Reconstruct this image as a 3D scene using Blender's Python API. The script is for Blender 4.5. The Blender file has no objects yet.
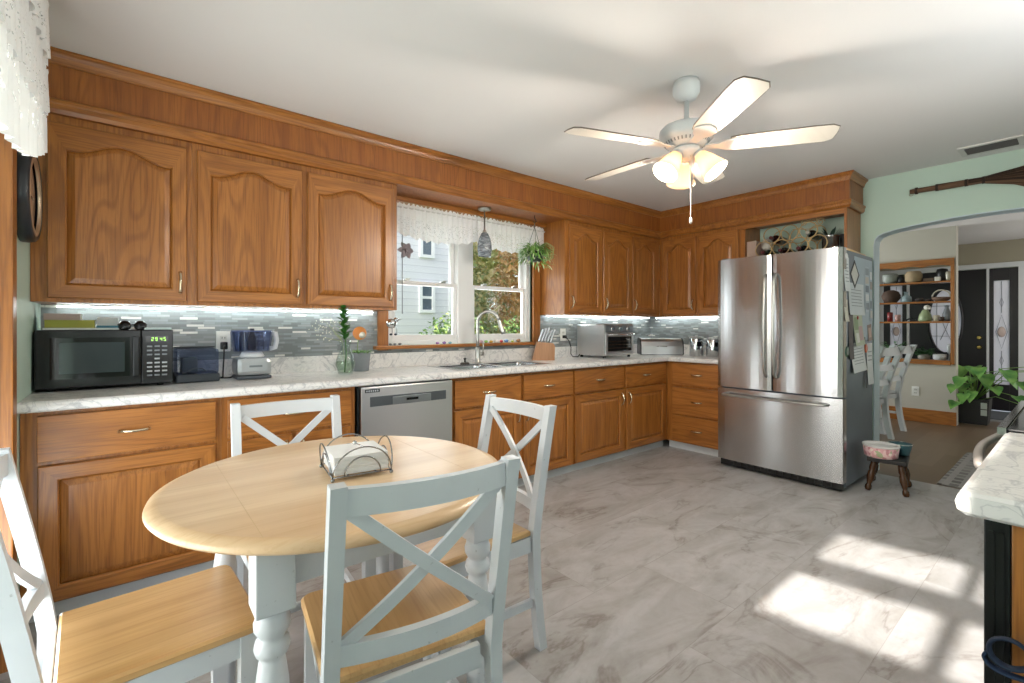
import bpy, bmesh, math, random
from mathutils import Vector, Matrix
random.seed(7)
PI = math.pi
S = bpy.context.scene
COL = S.collection

# ------------------------------------------------------------------ camera
cam_d = bpy.data.cameras.new('camera')
cam = bpy.data.objects.new('camera', cam_d); COL.objects.link(cam)
cam.location = (-4.76, -3.25, 1.20)
cam.rotation_euler = (PI/2, 0, math.radians(50.8) - PI/2)
cam_d.sensor_width = 36.0
cam_d.lens = 470.0/1024*36
cam_d.shift_y = -14.5/1024
cam_d.clip_start = 0.02
S.camera = cam
# ------------------------------------------------------------------ view
S.view_settings.view_transform = 'Standard'
try: S.view_settings.look = 'None'
except Exception: pass
S.view_settings.gamma = 1.0
S.view_settings.use_curve_mapping = False
S.view_settings.exposure = 0.03
# ------------------------------------------------------------------ sky and sun
SUN_EL = math.radians(33.0)
w = bpy.data.worlds.new('sky'); S.world = w; w.use_nodes = True
nt = w.node_tree; nt.nodes.clear()
sky = nt.nodes.new('ShaderNodeTexSky')
try:
    sky.sky_type = 'NISHITA'; sky.sun_disc = False
    sky.sun_elevation = SUN_EL; sky.sun_rotation = math.radians(-90)
    sky.air_density = 1.0; sky.dust_density = 2.5; sky.ozone_density = 1.0
except Exception: pass
bg = nt.nodes.new('ShaderNodeBackground'); bg.inputs[1].default_value = 0.42
hs = nt.nodes.new('ShaderNodeHueSaturation'); hs.inputs['Saturation'].default_value = 0.45
wo = nt.nodes.new('ShaderNodeOutputWorld')
nt.links.new(sky.outputs[0], hs.inputs['Color']); nt.links.new(hs.outputs[0], bg.inputs[0]); nt.links.new(bg.outputs[0], wo.inputs[0])

def lamp(name, kind, loc, energy, color=(1,1,1), target=None, size=None, size_y=None, radius=None):
    d = bpy.data.lights.new(name, kind); d.energy = energy; d.color = color
    o = bpy.data.objects.new(name, d); COL.objects.link(o); o.location = loc
    if target is not None:
        o.rotation_euler = (Vector(target) - Vector(loc)).to_track_quat('-Z', 'Y').to_euler()
    if kind == 'AREA':
        d.shape = 'RECTANGLE'; d.size = size; d.size_y = size_y
    if radius is not None and kind == 'POINT': d.shadow_soft_size = radius
    return o
sun = lamp('sun', 'SUN', (-12, -2.6, 6), 12.0, (1.0, 0.95, 0.87), target=(-12 + math.cos(SUN_EL), -2.6, 6 - math.sin(SUN_EL)))
sun.data.angle = math.radians(1.0)
# daylight through the patio door beside the table, the dining room and sink windows; rear and stove lamps are added fill
lamp('daylight_patio_door', 'AREA', (-5.55, -1.55, 0.85), 46, (0.95, 0.98, 1.0), target=(-4.55, -1.55, 1.85), size=1.3, size_y=1.4)
lamp('added_rear_fill', 'AREA', (-4.3, -5.15, 1.40), 22, (0.97, 0.98, 1.0), target=(-3.5, -3.6, 3.6), size=1.3, size_y=1.3)  # added fill from an unseen opening behind the camera
lamp('daylight_dining_window', 'AREA', (1.9, 1.40, 1.40), 105, (0.95, 0.98, 1.0), target=(1.9, -2, 1.4), size=1.7, size_y=1.3)
lamp('daylight_entry_window', 'AREA', (3.6, -4.40, 1.40), 28, (1.0, 0.98, 0.95), target=(3.4, -2, 1.2), size=1.5, size_y=1.3)
lamp('added_stove_fill', 'AREA', (-2.25, -3.80, 1.62), 17, (0.98, 0.98, 1.0), target=(-2.2, -3.4, 2.5), size=0.9, size_y=0.5)  # added fill for the far ceiling and cabinets, set in an invented window
lamp('daylight_kitchen_window', 'AREA', (-2.58, 0.13, 1.40), 9, (0.94, 0.97, 1.0), target=(-2.58, -2, 1.5), size=1.35, size_y=0.6)

# ------------------------------------------------------------------ materials
class NT:
    def __init__(s, name):
        s.m = bpy.data.materials.new(name); s.m.use_nodes = True
        s.t = s.m.node_tree; s.b = s.t.nodes['Principled BSDF']; s.out = s.t.nodes['Material Output']
    def n(s, typ, **kw):
        x = s.t.nodes.new('ShaderNode' + typ)
        for k, v in kw.items(): setattr(x, k, v)
        return x
    def l(s, a, b): s.t.links.new(a, b)
    def ramp(s, src, stops, mode='LINEAR'):
        r = s.n('ValToRGB'); r.color_ramp.interpolation = mode
        e = r.color_ramp.elements
        while len(e) < len(stops): e.new(0.5)
        for q, (p, c) in zip(e, stops):
            q.position = p; q.color = (*c, 1) if len(c) == 3 else c
        s.l(src, r.inputs[0]); return r.outputs[0]
    def mix(s, fac, a, b, blend='MIX'):
        x = s.n('MixRGB', blend_type=blend)
        for i, v in ((0, fac), (1, a), (2, b)):
            if hasattr(v, 'links'): s.l(v, x.inputs[i])
            elif isinstance(v, (int, float)): x.inputs[i].default_value = v
            else: x.inputs[i].default_value = (*v, 1)
        return x.outputs[0]
    def math(s, op, a, b=None):
        x = s.n('Math', operation=op)
        for i, v in ((0, a), (1, b)):
            if v is None: continue
            if hasattr(v, 'links'): s.l(v, x.inputs[i])
            else: x.inputs[i].default_value = v
        return x.outputs[0]
    def coords(s, scale=(1,1,1), rnd=True, rot=(0,0,0), src='Object'):
        tc = s.n('TexCoord'); v = tc.outputs[src]
        if rnd:
            oi = s.n('ObjectInfo'); sc = s.n('VectorMath', operation='SCALE'); sc.inputs[0].default_value = (13.7, 17.1, 9.3)
            s.l(oi.outputs['Random'], sc.inputs['Scale'])
            ad = s.n('VectorMath', operation='ADD'); s.l(v, ad.inputs[0]); s.l(sc.outputs[0], ad.inputs[1]); v = ad.outputs[0]
        mp = s.n('Mapping'); mp.inputs['Scale'].default_value = scale; mp.inputs['Rotation'].default_value = rot
        s.l(v, mp.inputs[0]); return mp.outputs[0]
    def noise(s, vec, scale, detail=3, dist=0.0, rough=0.5):
        x = s.n('TexNoise'); x.inputs['Scale'].default_value = scale; x.inputs['Detail'].default_value = detail
        x.inputs['Distortion'].default_value = dist; x.inputs['Roughness'].default_value = rough
        if vec is not None: s.l(vec, x.inputs['Vector'])
        return x.outputs['Fac']
    def base(s, c):
        if hasattr(c, 'links'): s.l(c, s.b.inputs['Base Color'])
        else: s.b.inputs['Base Color'].default_value = (*c, 1)
    def set(s, **kw):
        for k, v in kw.items():
            i = s.b.inputs[k.replace('_', ' ')]
            if hasattr(v, 'links'): s.l(v, i)
            elif isinstance(v, tuple): i.default_value = (*v, 1)
            else: i.default_value = v
    def bump(s, h, strength=0.2, dist=0.002):
        b = s.n('Bump'); b.inputs['Strength'].default_value = strength; b.inputs['Distance'].default_value = dist
        s.l(h, b.inputs['Height']); s.l(b.outputs[0], s.b.inputs['Normal'])

def hexc(h):  # sRGB hex -> linear
    h = h.lstrip('#'); r = []
    for i in (0, 2, 4):
        c = int(h[i:i+2], 16)/255; r.append(c/12.92 if c <= .04045 else ((c+.055)/1.055)**2.4)
    return tuple(r)

_cache = {}
def M(color, rough=0.5, metal=0.0, **kw):
    key = (color, rough, metal, tuple(sorted(kw.items())))
    if key in _cache: return _cache[key]
    t = NT('paint_' + color.strip('#')); c = hexc(color)
    v = t.noise(t.coords(), 14, 2)
    t.base(t.mix(v, tuple(x*0.93 for x in c), tuple(min(1, x*1.05) for x in c)))
    t.set(Roughness=rough, Metallic=metal, **kw); _cache[key] = t.m
    return t.m

def oak(axis, light, mid, dark, name, rough=0.34):
    t = NT(name)
    al, ac = 0.55, 5.5
    sc = [ac]*3; sc['XYZ'.index(axis)] = al
    n1 = t.noise(t.coords(tuple(sc)), 1.0, 1.5, 0.35)
    rings = t.math('ADD', t.math('MULTIPLY', t.math('SINE', t.math('MULTIPLY', n1, 95.0)), 0.5), 0.5)
    sc2 = [190]*3; sc2['XYZ'.index(axis)] = 5
    pore = t.noise(t.coords(tuple(sc2)), 1.0, 3, 0.0, 0.6)
    sc3 = [10]*3; sc3['XYZ'.index(axis)] = 0.8
    board = t.noise(t.coords(tuple(sc3)), 1.0, 2)
    c1 = t.mix(t.ramp(board, [(0.3, (0,0,0)), (0.7, (1,1,1))]), mid, light)
    c2 = t.mix(t.math('MULTIPLY', t.ramp(rings, [(0.0, (1,1,1)), (0.5, (0,0,0))]), 0.36), c1, dark)
    c3 = t.mix(t.math('MULTIPLY', t.ramp(pore, [(0.36, (1,1,1)), (0.52, (0,0,0))]), 0.45), c2, dark)
    t.base(c3); t.set(Roughness=rough); t.bump(pore, 0.08, 0.001)
    try: t.set(Coat_Weight=0.15, Coat_Roughness=0.25)
    except Exception: pass
    return t.m
OL, OM, OD = hexc('B27335'), hexc('9A5F25'), hexc('643611')
OAKX, OAKY, OAKZ = (oak(a, OL, OM, OD, 'honey_oak_' + a.lower()) for a in 'XYZ')
SL, SM, SD = hexc('A26227'), hexc('92541F'), hexc('6B3912')
PLYZ = oak('Z', SL, SM, SD, 'oak_ply', 0.45)

def lightwood(axis, a='E6C79A', b='DDB682', c='BE8E56', planks=0.07):
    t = NT('light_wood_' + axis)
    sc = [14]*3; sc['XYZ'.index(axis)] = 1.0
    n1 = t.noise(t.coords(tuple(sc)), 1.0, 4, 0.2)
    tc = t.n('TexCoord'); sx = t.n('SeparateXYZ'); t.l(tc.outputs['Object'], sx.inputs[0])
    across = sx.outputs['X' if axis == 'Y' else 'Y']
    pid = t.math('FLOOR', t.math('DIVIDE', across, planks))
    wn = t.n('TexWhiteNoise', noise_dimensions='1D'); t.l(pid, wn.inputs['W'])
    c1 = t.mix(t.math('MULTIPLY', wn.outputs['Value'], 0.75), hexc(a), hexc(b))
    sc2 = [120]*3; sc2['XYZ'.index(axis)] = 5
    p = t.noise(t.coords(tuple(sc2)), 1.0, 2)
    c2 = t.mix(t.math('MULTIPLY', t.ramp(n1, [(0.35, (1,1,1)), (0.6, (0,0,0))]), 0.4), c1, hexc(c))
    c3 = t.mix(t.math('MULTIPLY', t.ramp(p, [(0.35, (1,1,1)), (0.5, (0,0,0))]), 0.25), c2, hexc(c))
    t.base(c3); t.set(Roughness=0.3)
    return t.m
TABLEW = lightwood('X', 'E2C5A0', 'D8B48A', 'C29968')
SEATW = lightwood('Y', 'D3AC78', 'C69B64', 'A67644', 0.075)

def marble():
    t = NT('marble_laminate')
    v = t.coords((1,1,1), rnd=False)
    wv = t.noise(v, 5.0, 5, 1.6)
    line = t.math('ABSOLUTE', t.math('SUBTRACT', wv, 0.5))
    w2 = t.noise(v, 11.0, 6, 2.2)
    l2 = t.math('ABSOLUTE', t.math('SUBTRACT', w2, 0.52))
    cl = t.noise(v, 3.0, 3)
    c0 = t.mix(cl, hexc('EDEBE8'), hexc('DAD8D6'))
    c1 = t.mix(t.math('MULTIPLY', t.ramp(line, [(0.0, (1,1,1)), (0.03, (0,0,0))]), 0.5), c0, hexc('8F9096'))
    c2 = t.mix(t.math('MULTIPLY', t.ramp(l2, [(0.0, (1,1,1)), (0.03, (0,0,0))]), 0.35), c1, hexc('9A9AA0'))
    t.base(c2); t.set(Roughness=0.28)
    return t.m
MARBLE = marble()

def mosaic(horiz):
    t = NT('glass_mosaic_' + horiz)
    tc = t.n('TexCoord'); sx = t.n('SeparateXYZ'); t.l(tc.outputs['Object'], sx.inputs[0])
    cb = t.n('CombineXYZ'); t.l(sx.outputs[horiz], cb.inputs[0]); t.l(sx.outputs['Z'], cb.inputs[1])
    br = t.n('TexBrick'); t.l(cb.outputs[0], br.inputs['Vector'])
    br.inputs['Color1'].default_value = (0,0,0,1); br.inputs['Color2'].default_value = (1,1,1,1); br.inputs['Mortar'].default_value = (.3,.3,.3,1)
    br.inputs['Scale'].default_value = 1.0; br.inputs['Mortar Size'].default_value = 0.0007
    br.inputs['Brick Width'].default_value = 0.085; br.inputs['Row Height'].default_value = 0.0135
    br.offset = 0.37; br.squash = 0.7; br.squash_frequency = 3
    c = t.ramp(br.outputs['Color'], [(0.0, hexc('7C8183')), (0.35, hexc('868C8E')), (0.60, hexc('90979A')), (0.84, hexc('999E9F')), (0.93, hexc('D6D5D1'))], 'CONSTANT')
    t.base(c); t.set(Roughness=0.22)
    return t.m
MOSX, MOSY = mosaic('X'), mosaic('Y')

def stone_floor():
    t = NT('stone_tile_floor')
    v = t.coords((1,1,1), rnd=False)
    tc = t.n('TexCoord')
    br = t.n('TexBrick'); t.l(tc.outputs['Object'], br.inputs['Vector'])
    br.inputs['Color1'].default_value = (0,0,0,1); br.inputs['Color2'].default_value = (1,1,1,1); br.inputs['Mortar'].default_value = (.5,.5,.5,1)
    br.inputs['Scale'].default_value = 1.0; br.inputs['Mortar Size'].default_value = 0.0012
    br.inputs['Brick Width'].default_value = 0.92; br.inputs['Row Height'].default_value = 0.46; br.offset = 0.4
    off = t.n('VectorMath', operation='SCALE'); off.inputs['Scale'].default_value = 7.0; t.l(br.outputs['Color'], off.inputs[0])
    ad = t.n('VectorMath', operation='ADD'); t.l(v, ad.inputs[0]); t.l(off.outputs[0], ad.inputs[1])
    rot = t.n('Mapping'); rot.inputs['Rotation'].default_value = (0, 0, 0.5); rot.inputs['Scale'].default_value = (1.0, 2.3, 1); t.l(ad.outputs[0], rot.inputs[0])
    a = t.noise(rot.outputs[0], 2.3, 8, 0.7, 0.62)
    b = t.noise(rot.outputs[0], 0.9, 6, 1.4, 0.55)
    fine = t.noise(ad.outputs[0], 22, 5, 0.3)
    c0 = t.ramp(a, [(0.25, hexc('88837F')), (0.42, hexc('A19F9E')), (0.55, hexc('ADACAD')), (0.78, hexc('BDBDBE'))])
    line = t.math('ABSOLUTE', t.math('SUBTRACT', b, 0.5))
    c1 = t.mix(t.math('MULTIPLY', t.ramp(line, [(0.0, (1,1,1)), (0.022, (0,0,0))]), t.math('MULTIPLY', t.ramp(a, [(0.4, (1,1,1)), (0.62, (0,0,0))]), 0.6)), c0, hexc('6E645C'))
    c2 = t.mix(t.math('MULTIPLY', t.ramp(fine, [(0.35, (1,1,1)), (0.5, (0,0,0))]), 0.14), c1, hexc('857C74'))
    c3 = t.mix(t.math('MULTIPLY', br.outputs['Fac'], 0.45), c2, hexc('7E7872'))
    t.base(c3); t.set(Roughness=t.ramp(fine, [(0.2, (.34,.34,.34)), (0.8, (.48,.48,.48))]))
    return t.m
def wood_floor():
    t = NT('brown_plank_floor')
    tc = t.n('TexCoord')
    br = t.n('TexBrick'); t.l(tc.outputs['Object'], br.inputs['Vector'])
    br.inputs['Color1'].default_value = (0,0,0,1); br.inputs['Color2'].default_value = (1,1,1,1); br.inputs['Mortar'].default_value = (0,0,0,1)
    br.inputs['Scale'].default_value = 1.0; br.inputs['Mortar Size'].default_value = 0.001
    br.inputs['Brick Width'].default_value = 1.2; br.inputs['Row Height'].default_value = 0.15
    g = t.noise(t.coords((1.5, 26, 1), rnd=False), 1.0, 4, 0.3)
    c0 = t.mix(br.outputs['Color'], hexc('65533F'), hexc('7A6754'))
    t.base(t.mix(t.math('MULTIPLY', g, 0.6), c0, hexc('5C4A3A'))); t.set(Roughness=0.35)
    return t.m
def wallpaint(hexa, name, rough=0.6):
    t = NT(name); c = hexc(hexa)
    n1 = t.noise(t.coords(rnd=False), 2.0, 3); n2 = t.noise(t.coords(rnd=False), 260, 2)
    t.base(t.mix(n1, tuple(x*.97 for x in c), tuple(min(1, x*1.03) for x in c))); t.set(Roughness=rough); t.bump(n2, 0.06, 0.001)
    return t.m
SAGE = wallpaint('BBD1C4', 'sage_green_paint'); CEIL = wallpaint('DFDDDC', 'ceiling_white', 0.8)
BEIGE = wallpaint('BDB8AC', 'beige_paint'); OLIVE = wallpaint('A39C88', 'taupe_paint'); WHITEP = wallpaint('D9DCDD', 'white_trim_paint', 0.45)
REVEAL = wallpaint('BFD0D8', 'arch_edge_paint', 0.4); VINYL = wallpaint('ECECEC', 'white_vinyl', 0.35)
def steel(axis, name, c='C2C3C5', rough=0.27, aniso=0.0):
    t = NT(name)
    sc = [150]*3; sc['XYZ'.index(axis)] = 1.2
    n = t.noise(t.coords(tuple(sc)), 1.0, 2)
    cc = hexc(c); t.base(t.mix(n, tuple(x*.985 for x in cc), cc))
    t.set(Metallic=1.0, Roughness=rough)
    if aniso:
        tg = t.n('Tangent', direction_type='RADIAL', axis='Z'); t.l(tg.outputs[0], t.b.inputs['Tangent']); t.set(Anisotropic=aniso, Anisotropic_Rotation=0.25)
    return t.m
STEELY, STEELX = steel('Y', 'brushed_steel_y'), steel('X', 'brushed_steel_x', 'CFCFD0', .30, .7); STEELZ = steel('Y', 'brushed_steel_z', 'C6C7C9', .21, .85)
CHROME = M('#D5D7D9', 0.12, 1.0); NICKEL = M('#B9B8B4', 0.28, 1.0); WIRE = M('#8D8F92', 0.25, 1.0)
BRASS = M('#DCCFB4', 0.22, 1.0); BRONZE = M('#C4A878', 0.4, 0.6)
BLACK = M('#07080A', 0.2); BLACKM = M('#0A0B0C', 0.45); GREYSIDE = M('#6A757F', 0.4, 0.3)
def chairpaint():
    t = NT('worn_white_chair_paint')
    n = t.noise(t.coords((1,1,1)), 9, 5, 0.6); n2 = t.noise(t.coords(), 60, 3)
    c = t.mix(n, hexc('D9DCDF'), hexc('CACFD5'))
    c = t.mix(t.math('MULTIPLY', t.ramp(n2, [(0.70, (0,0,0)), (0.76, (1,1,1))]), 0.5), c, hexc('8B8D8C'))
    t.base(c); t.set(Roughness=0.42); return t.m
CHAIRW = chairpaint()
def glassy(name, color=(1,1,1), rough=0.02, ior=1.45, thin=True):
    t = NT(name)
    tr = t.n('BsdfTransparent'); tr.inputs[0].default_value = (*color, 1)
    gl = t.n('BsdfGlossy'); gl.inputs['Roughness'].default_value = rough
    lw = t.n('LayerWeight'); lw.inputs['Blend'].default_value = 0.5
    fac = t.math('ADD', t.math('MULTIPLY', t.math('POWER', lw.outputs['Facing'], 4.0), 0.55), 0.035)
    mx = t.n('MixShader'); t.l(fac, mx.inputs[0]); t.l(tr.outputs[0], mx.inputs[1]); t.l(gl.outputs[0], mx.inputs[2])
    t.l(mx.outputs[0], t.out.inputs[0]); return t.m
GLASS = glassy('clear_glass', (.97,.985,.98)); TINT = glassy('smoky_blue_plastic', (.62,.67,.80), 0.08); CLEARP = glassy('clear_plastic', (.80,.86,.90), 0.06)
def translucent(name, color, alpha=1.0, pattern=None, scale=60, trans=0.45):
    t = NT(name)
    df = t.n('BsdfDiffuse'); tl = t.n('BsdfTranslucent')
    for b in (df, tl): b.inputs[0].default_value = (*color, 1)
    mx = t.n('MixShader'); mx.inputs[0].default_value = trans; t.l(df.outputs[0], mx.inputs[1]); t.l(tl.outputs[0], mx.inputs[2])
    o = mx.outputs[0]
    if pattern == 'lace':
        tp = t.n('BsdfTransparent')
        vo = t.n('TexVoronoi'); vo.inputs['Scale'].default_value = scale; t.l(t.coords((1,1,1), rnd=False, src='UV'), vo.inputs['Vector'])
        uv = t.n('TexCoord'); sx = t.n('SeparateXYZ'); t.l(uv.outputs['UV'], sx.inputs[0])
        holes = t.ramp(vo.outputs['Distance'], [(0.20, (1,1,1)), (0.30, (0,0,0))])
        band = t.ramp(sx.outputs['Y'], [(0.10, (0,0,0)), (0.16, (1,1,1)), (0.52, (1,1,1)), (0.60, (.12,.12,.12)), (0.95, (.10,.10,.10))])
        f = t.math('ADD', t.math('MULTIPLY', t.math('MULTIPLY', holes, band), 0.75), 1.0 - alpha)
        m2 = t.n('MixShader'); t.l(f, m2.inputs[0]); t.l(o, m2.inputs[1]); t.l(tp.outputs[0], m2.inputs[2]); o = m2.outputs[0]
    t.l(o, t.out.inputs[0]); return t.m
LACE = translucent('white_lace', hexc('FBFBFD'), 0.97, 'lace', 30, 0.35)
LACE2 = translucent('white_eyelet', hexc('F6F7F7'), 0.99, 'lace', 20, 0.2)
FROST = translucent('frosted_glass', hexc('F4F2F6'))
def emit(name, color, strength):
    t = NT(name); t.base(color); t.set(Emission_Color=tuple(color), Emission_Strength=strength); return t.m
LED = emit('led_diode', (0.92, 1.0, 0.97), 32.0); BULB = emit('warm_bulb', (1.0, 0.80, 0.55), 60.0)
LEAF = {}
def leafmat(h, h2):
    if (h, h2) in LEAF: return LEAF[(h, h2)]
    t = NT('leaf_' + h); n = t.noise(t.coords(), 9, 2)
    t.base(t.mix(t.ramp(n, [(0.35, (0,0,0)), (0.65, (1,1,1))]), hexc(h), hexc(h2))); t.set(Roughness=0.45); LEAF[(h, h2)] = t.m; return t.m

# ------------------------------------------------------------------ mesh builder
class B:
    def __init__(s): s.bm = bmesh.new(); s.mi = 0
    def _f(s, vs, smooth=False):
        try:
            f = s.bm.faces.new(vs); f.material_index = s.mi; f.smooth = smooth; return f
        except ValueError: return None
    def box(s, x0, x1, y0, y1, z0, z1, bev=0.0):
        x0, x1 = min(x0,x1), max(x0,x1); y0, y1 = min(y0,y1), max(y0,y1); z0, z1 = min(z0,z1), max(z0,z1)
        v = [s.bm.verts.new((x,y,z)) for x in (x0,x1) for y in (y0,y1) for z in (z0,z1)]
        fs = [s._f([v[i] for i in q]) for q in ((0,1,3,2),(4,6,7,5),(0,4,5,1),(2,3,7,6),(0,2,6,4),(1,5,7,3))]
        if bev > 0:
            ed = list({e for f in fs for e in f.edges})
            r = bmesh.ops.bevel(s.bm, geom=ed, offset=bev, segments=2, affect='EDGES', profile=0.6)
            for f in r['faces']: f.material_index = s.mi
        return s
    def tube(s, pts, r, n=10, closed=False, cap=True, flat=None):
        pts = [Vector(p) for p in pts]; N = len(pts)
        rs = r if isinstance(r, (list, tuple)) else [r]*N
        rings = []; up = None
        for i, p in enumerate(pts):
            a = pts[(i-1) % N] if (closed or i > 0) else p
            b = pts[(i+1) % N] if (closed or i < N-1) else p
            t = (b - a).normalized()
            if up is None:
                up = Vector((0,0,1)) if abs(t.z) < 0.9 else Vector((1,0,0))
            u = (up - t*up.dot(t))
            if u.length < 1e-5: u = t.orthogonal()
            u.normalize(); w_ = t.cross(u); up = u
            k = 1.0 if flat is None else flat
            rings.append([s.bm.verts.new(p + (u*math.cos(q)*k + w_*math.sin(q))*rs[i]) for q in (2*PI*j/n for j in range(n))])
        for i in range(N if closed else N-1):
            A, C_ = rings[i], rings[(i+1) % N]
            for j in range(n): s._f([A[j], A[(j+1) % n], C_[(j+1) % n], C_[j]], True)
        if cap and not closed:
            s._f(list(reversed(rings[0]))); s._f(rings[-1])
        return s
    def lathe(s, prof, c=(0,0,0), n=24, axis=(0,0,1), cap=True):
        q = Vector((0,0,1)).rotation_difference(Vector(axis).normalized()); c = Vector(c); rings = []
        for r, z in prof:
            rings.append([s.bm.verts.new(c + q @ Vector((max(r,1e-4)*math.cos(2*PI*j/n), max(r,1e-4)*math.sin(2*PI*j/n), z))) for j in range(n)])
        for A, D in zip(rings, rings[1:]):
            for j in range(n): s._f([A[j], A[(j+1)%n], D[(j+1)%n], D[j]], True)
        if cap:
            s._f(list(reversed(rings[0]))); s._f(rings[-1])
        return s
    def prism(s, poly, fn, h, smooth=False):
        a = [s.bm.verts.new(fn(p[0], p[1], 0)) for p in poly]; b = [s.bm.verts.new(fn(p[0], p[1], h)) for p in poly]
        s._f(list(reversed(a))); s._f(b); n = len(poly)
        for i in range(n): s._f([a[i], a[(i+1)%n], b[(i+1)%n], b[i]], smooth)
        return s
    def beam(s, p, q, w_, d, up=(0,0,1), bev=0.0):   # rectangular bar from p to q; w_ along side, d along up-ish
        p, q = Vector(p), Vector(q); t = (q-p).normalized(); u = Vector(up); u = (u - t*u.dot(t)).normalized(); x = t.cross(u)
        c = []
        for e in (p, q):
            c.append([s.bm.verts.new(e + x*a*w_/2 + u*b*d/2) for a, b in ((-1,-1),(1,-1),(1,1),(-1,1))])
        fs = [s._f([c[0][i], c[0][(i+1)%4], c[1][(i+1)%4], c[1][i]]) for i in range(4)] + [s._f(list(reversed(c[0]))), s._f(c[1])]
        if bev > 0:
            r = bmesh.ops.bevel(s.bm, geom=list({e for f in fs if f for e in f.edges}), offset=bev, segments=2, affect='EDGES', profile=0.6)
            for f in r['faces']: f.material_index = s.mi
        return s
    def sweep(s, pts, sec):   # rectangular-ish section swept: pts list of (center, sidevec, upvec); sec list of (a,b)
        rings = [[s.bm.verts.new(Vector(c) + Vector(x)*a + Vector(u)*b) for a, b in sec] for c, x, u in pts]
        n = len(sec)
        for A, D in zip(rings, rings[1:]):
            for j in range(n): s._f([A[j], A[(j+1)%n], D[(j+1)%n], D[j]])
        s._f(list(reversed(rings[0]))); s._f(rings[-1]); return s
    def ball(s, c, r, sub=2, sc=(1,1,1), jit=0.0):
        m = Matrix.Translation(c) @ Matrix.Diagonal((*[r*k for k in sc], 1))
        vs = bmesh.ops.create_icosphere(s.bm, subdivisions=sub, radius=1.0, matrix=m)['verts']
        for v in vs:
            if jit: v.co += Vector((random.uniform(-1,1), random.uniform(-1,1), random.uniform(-1,1)))*jit
            for f in v.link_faces: f.material_index = s.mi; f.smooth = True
        return s
    def leaf(s, p, d, L, W, up=(0,0,1), curl=0.25, n=4):  # pointed leaf blade from p along d
        p, d = Vector(p), Vector(d).normalized(); u = Vector(up); u = u - d*u.dot(d)
        if u.length < 1e-4: u = d.orthogonal()
        u.normalize(); x = d.cross(u); rows = []
        for i in range(n+1):
            k = i/n; wd = W*math.sin(PI*min(1, 0.08+0.92*k))**0.8*(1 if k < 1 else 0)
            c = p + d*L*k - u*curl*L*k*k
            rows.append([s.bm.verts.new(c - x*wd/2 + u*wd*.15), s.bm.verts.new(c), s.bm.verts.new(c + x*wd/2 + u*wd*.15)])
        for A, D in zip(rows, rows[1:]):
            s._f([A[0], A[1], D[1], D[0]], True); s._f([A[1], A[2], D[2], D[1]], True)
        return s
    def done(s, name, mat, parent=None, world=True, merge=False, normals=True, solid=None):
        if merge: bmesh.ops.remove_doubles(s.bm, verts=s.bm.verts, dist=1e-5)
        if normals: bmesh.ops.recalc_face_normals(s.bm, faces=s.bm.faces)
        if parent is not None and world:
            root = parent
            off = Vector((0,0,0))
            while root is not None: off += root.location; root = root.parent
            bmesh.ops.translate(s.bm, verts=s.bm.verts, vec=-off)
        me = bpy.data.meshes.new(name); s.bm.to_mesh(me); s.bm.free()
        for m in (mat if isinstance(mat, (list, tuple)) else [mat]): me.materials.append(m)
        o = bpy.data.objects.new(name, me); COL.objects.link(o)
        if parent is not None: o.parent = parent
        elif world:
            # origin at the base of the thing
            vs = [v.co for v in me.vertices]
            c = Vector(((min(v.x for v in vs)+max(v.x for v in vs))/2, (min(v.y for v in vs)+max(v.y for v in vs))/2, min(v.z for v in vs)))
            me.transform(Matrix.Translation(-c)); o.location = c
        if solid:
            md = o.modifiers.new('thickness', 'SOLIDIFY'); md.thickness = solid; md.offset = 0
        return o
def smooth(P, n=5):
    P = [Vector(p) for p in P]; out = []
    for i in range(len(P)-1):
        a, b_, c, d = P[max(0, i-1)], P[i], P[i+1], P[min(len(P)-1, i+2)]
        for k in range(n):
            t = k/n; out.append(.5*((2*b_) + (c-a)*t + (2*a-5*b_+4*c-d)*t*t + (3*b_-a-3*c+d)*t**3))
    return out + [P[-1]]
def tag(o, label, cat, group=None, kind=None):
    o['label'] = label; o['category'] = cat
    if group: o['group'] = group
    if kind: o['kind'] = kind
    return o
def thing(name, label, cat, loc=(0,0,0), rz=0.0, group=None):
    o = bpy.data.objects.new(name, None); COL.objects.link(o); o.empty_display_size = 0.1
    o.location = loc; o.rotation_euler = (0, 0, rz); return tag(o, label, cat, group)
def struct(name, b, mat, label=None, keep=True):
    o = b.done(name, mat, world=not keep); o['kind'] = 'structure'
    if label: o['label'] = label
    return o
def dup(root, loc, rz, label=None, group=None):
    r = root.copy(); COL.objects.link(r); r.location = loc; r.rotation_euler = (0, 0, rz)
    if label: r['label'] = label
    if group: r['group'] = group
    for ch in list(root.children):
        c = ch.copy(); COL.objects.link(c); c.parent = r
        for g in list(ch.children):
            d = g.copy(); COL.objects.link(d); d.parent = c
    return r

# ================================================================== SETTING
H = 2.426; LX = -5.095
b = B(); b.box(LX-.15, 0.0, -5.35, .15, -.06, 0); struct('floor', b, stone_floor(), 'grey stone tile kitchen floor with brown veins')
b = B(); b.box(0.0, 3.75, -4.6, 1.6, -.06, 0.0); struct('floor_dining', b, wood_floor(), 'brown wood plank floor beyond the arch')
b = B(); b.box(3.75, 5.0, -4.6, 1.6, -.06, 0.0); struct('floor_entry', b, M('#8E9092', 0.4), 'grey tile floor by the front door')
b = B(); b.box(LX-.15, 5.0, -5.35, 1.6, H, H+.08); struct('ceiling', b, CEIL, 'smooth white ceiling')
# window wall with its opening
WX0, WX1, WZ0, WZ1 = -3.29, -1.87, 1.065, 2.17
b = B()
b.box(LX-.15, WX0, 0, .15, 0, H); b.box(WX1, .14, 0, .15, 0, H); b.box(WX0, WX1, 0, .15, 0, WZ0); b.box(WX0, WX1, 0, .15, WZ1, H)
struct('wall_back', b, SAGE, 'sage green wall behind the sink')
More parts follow.
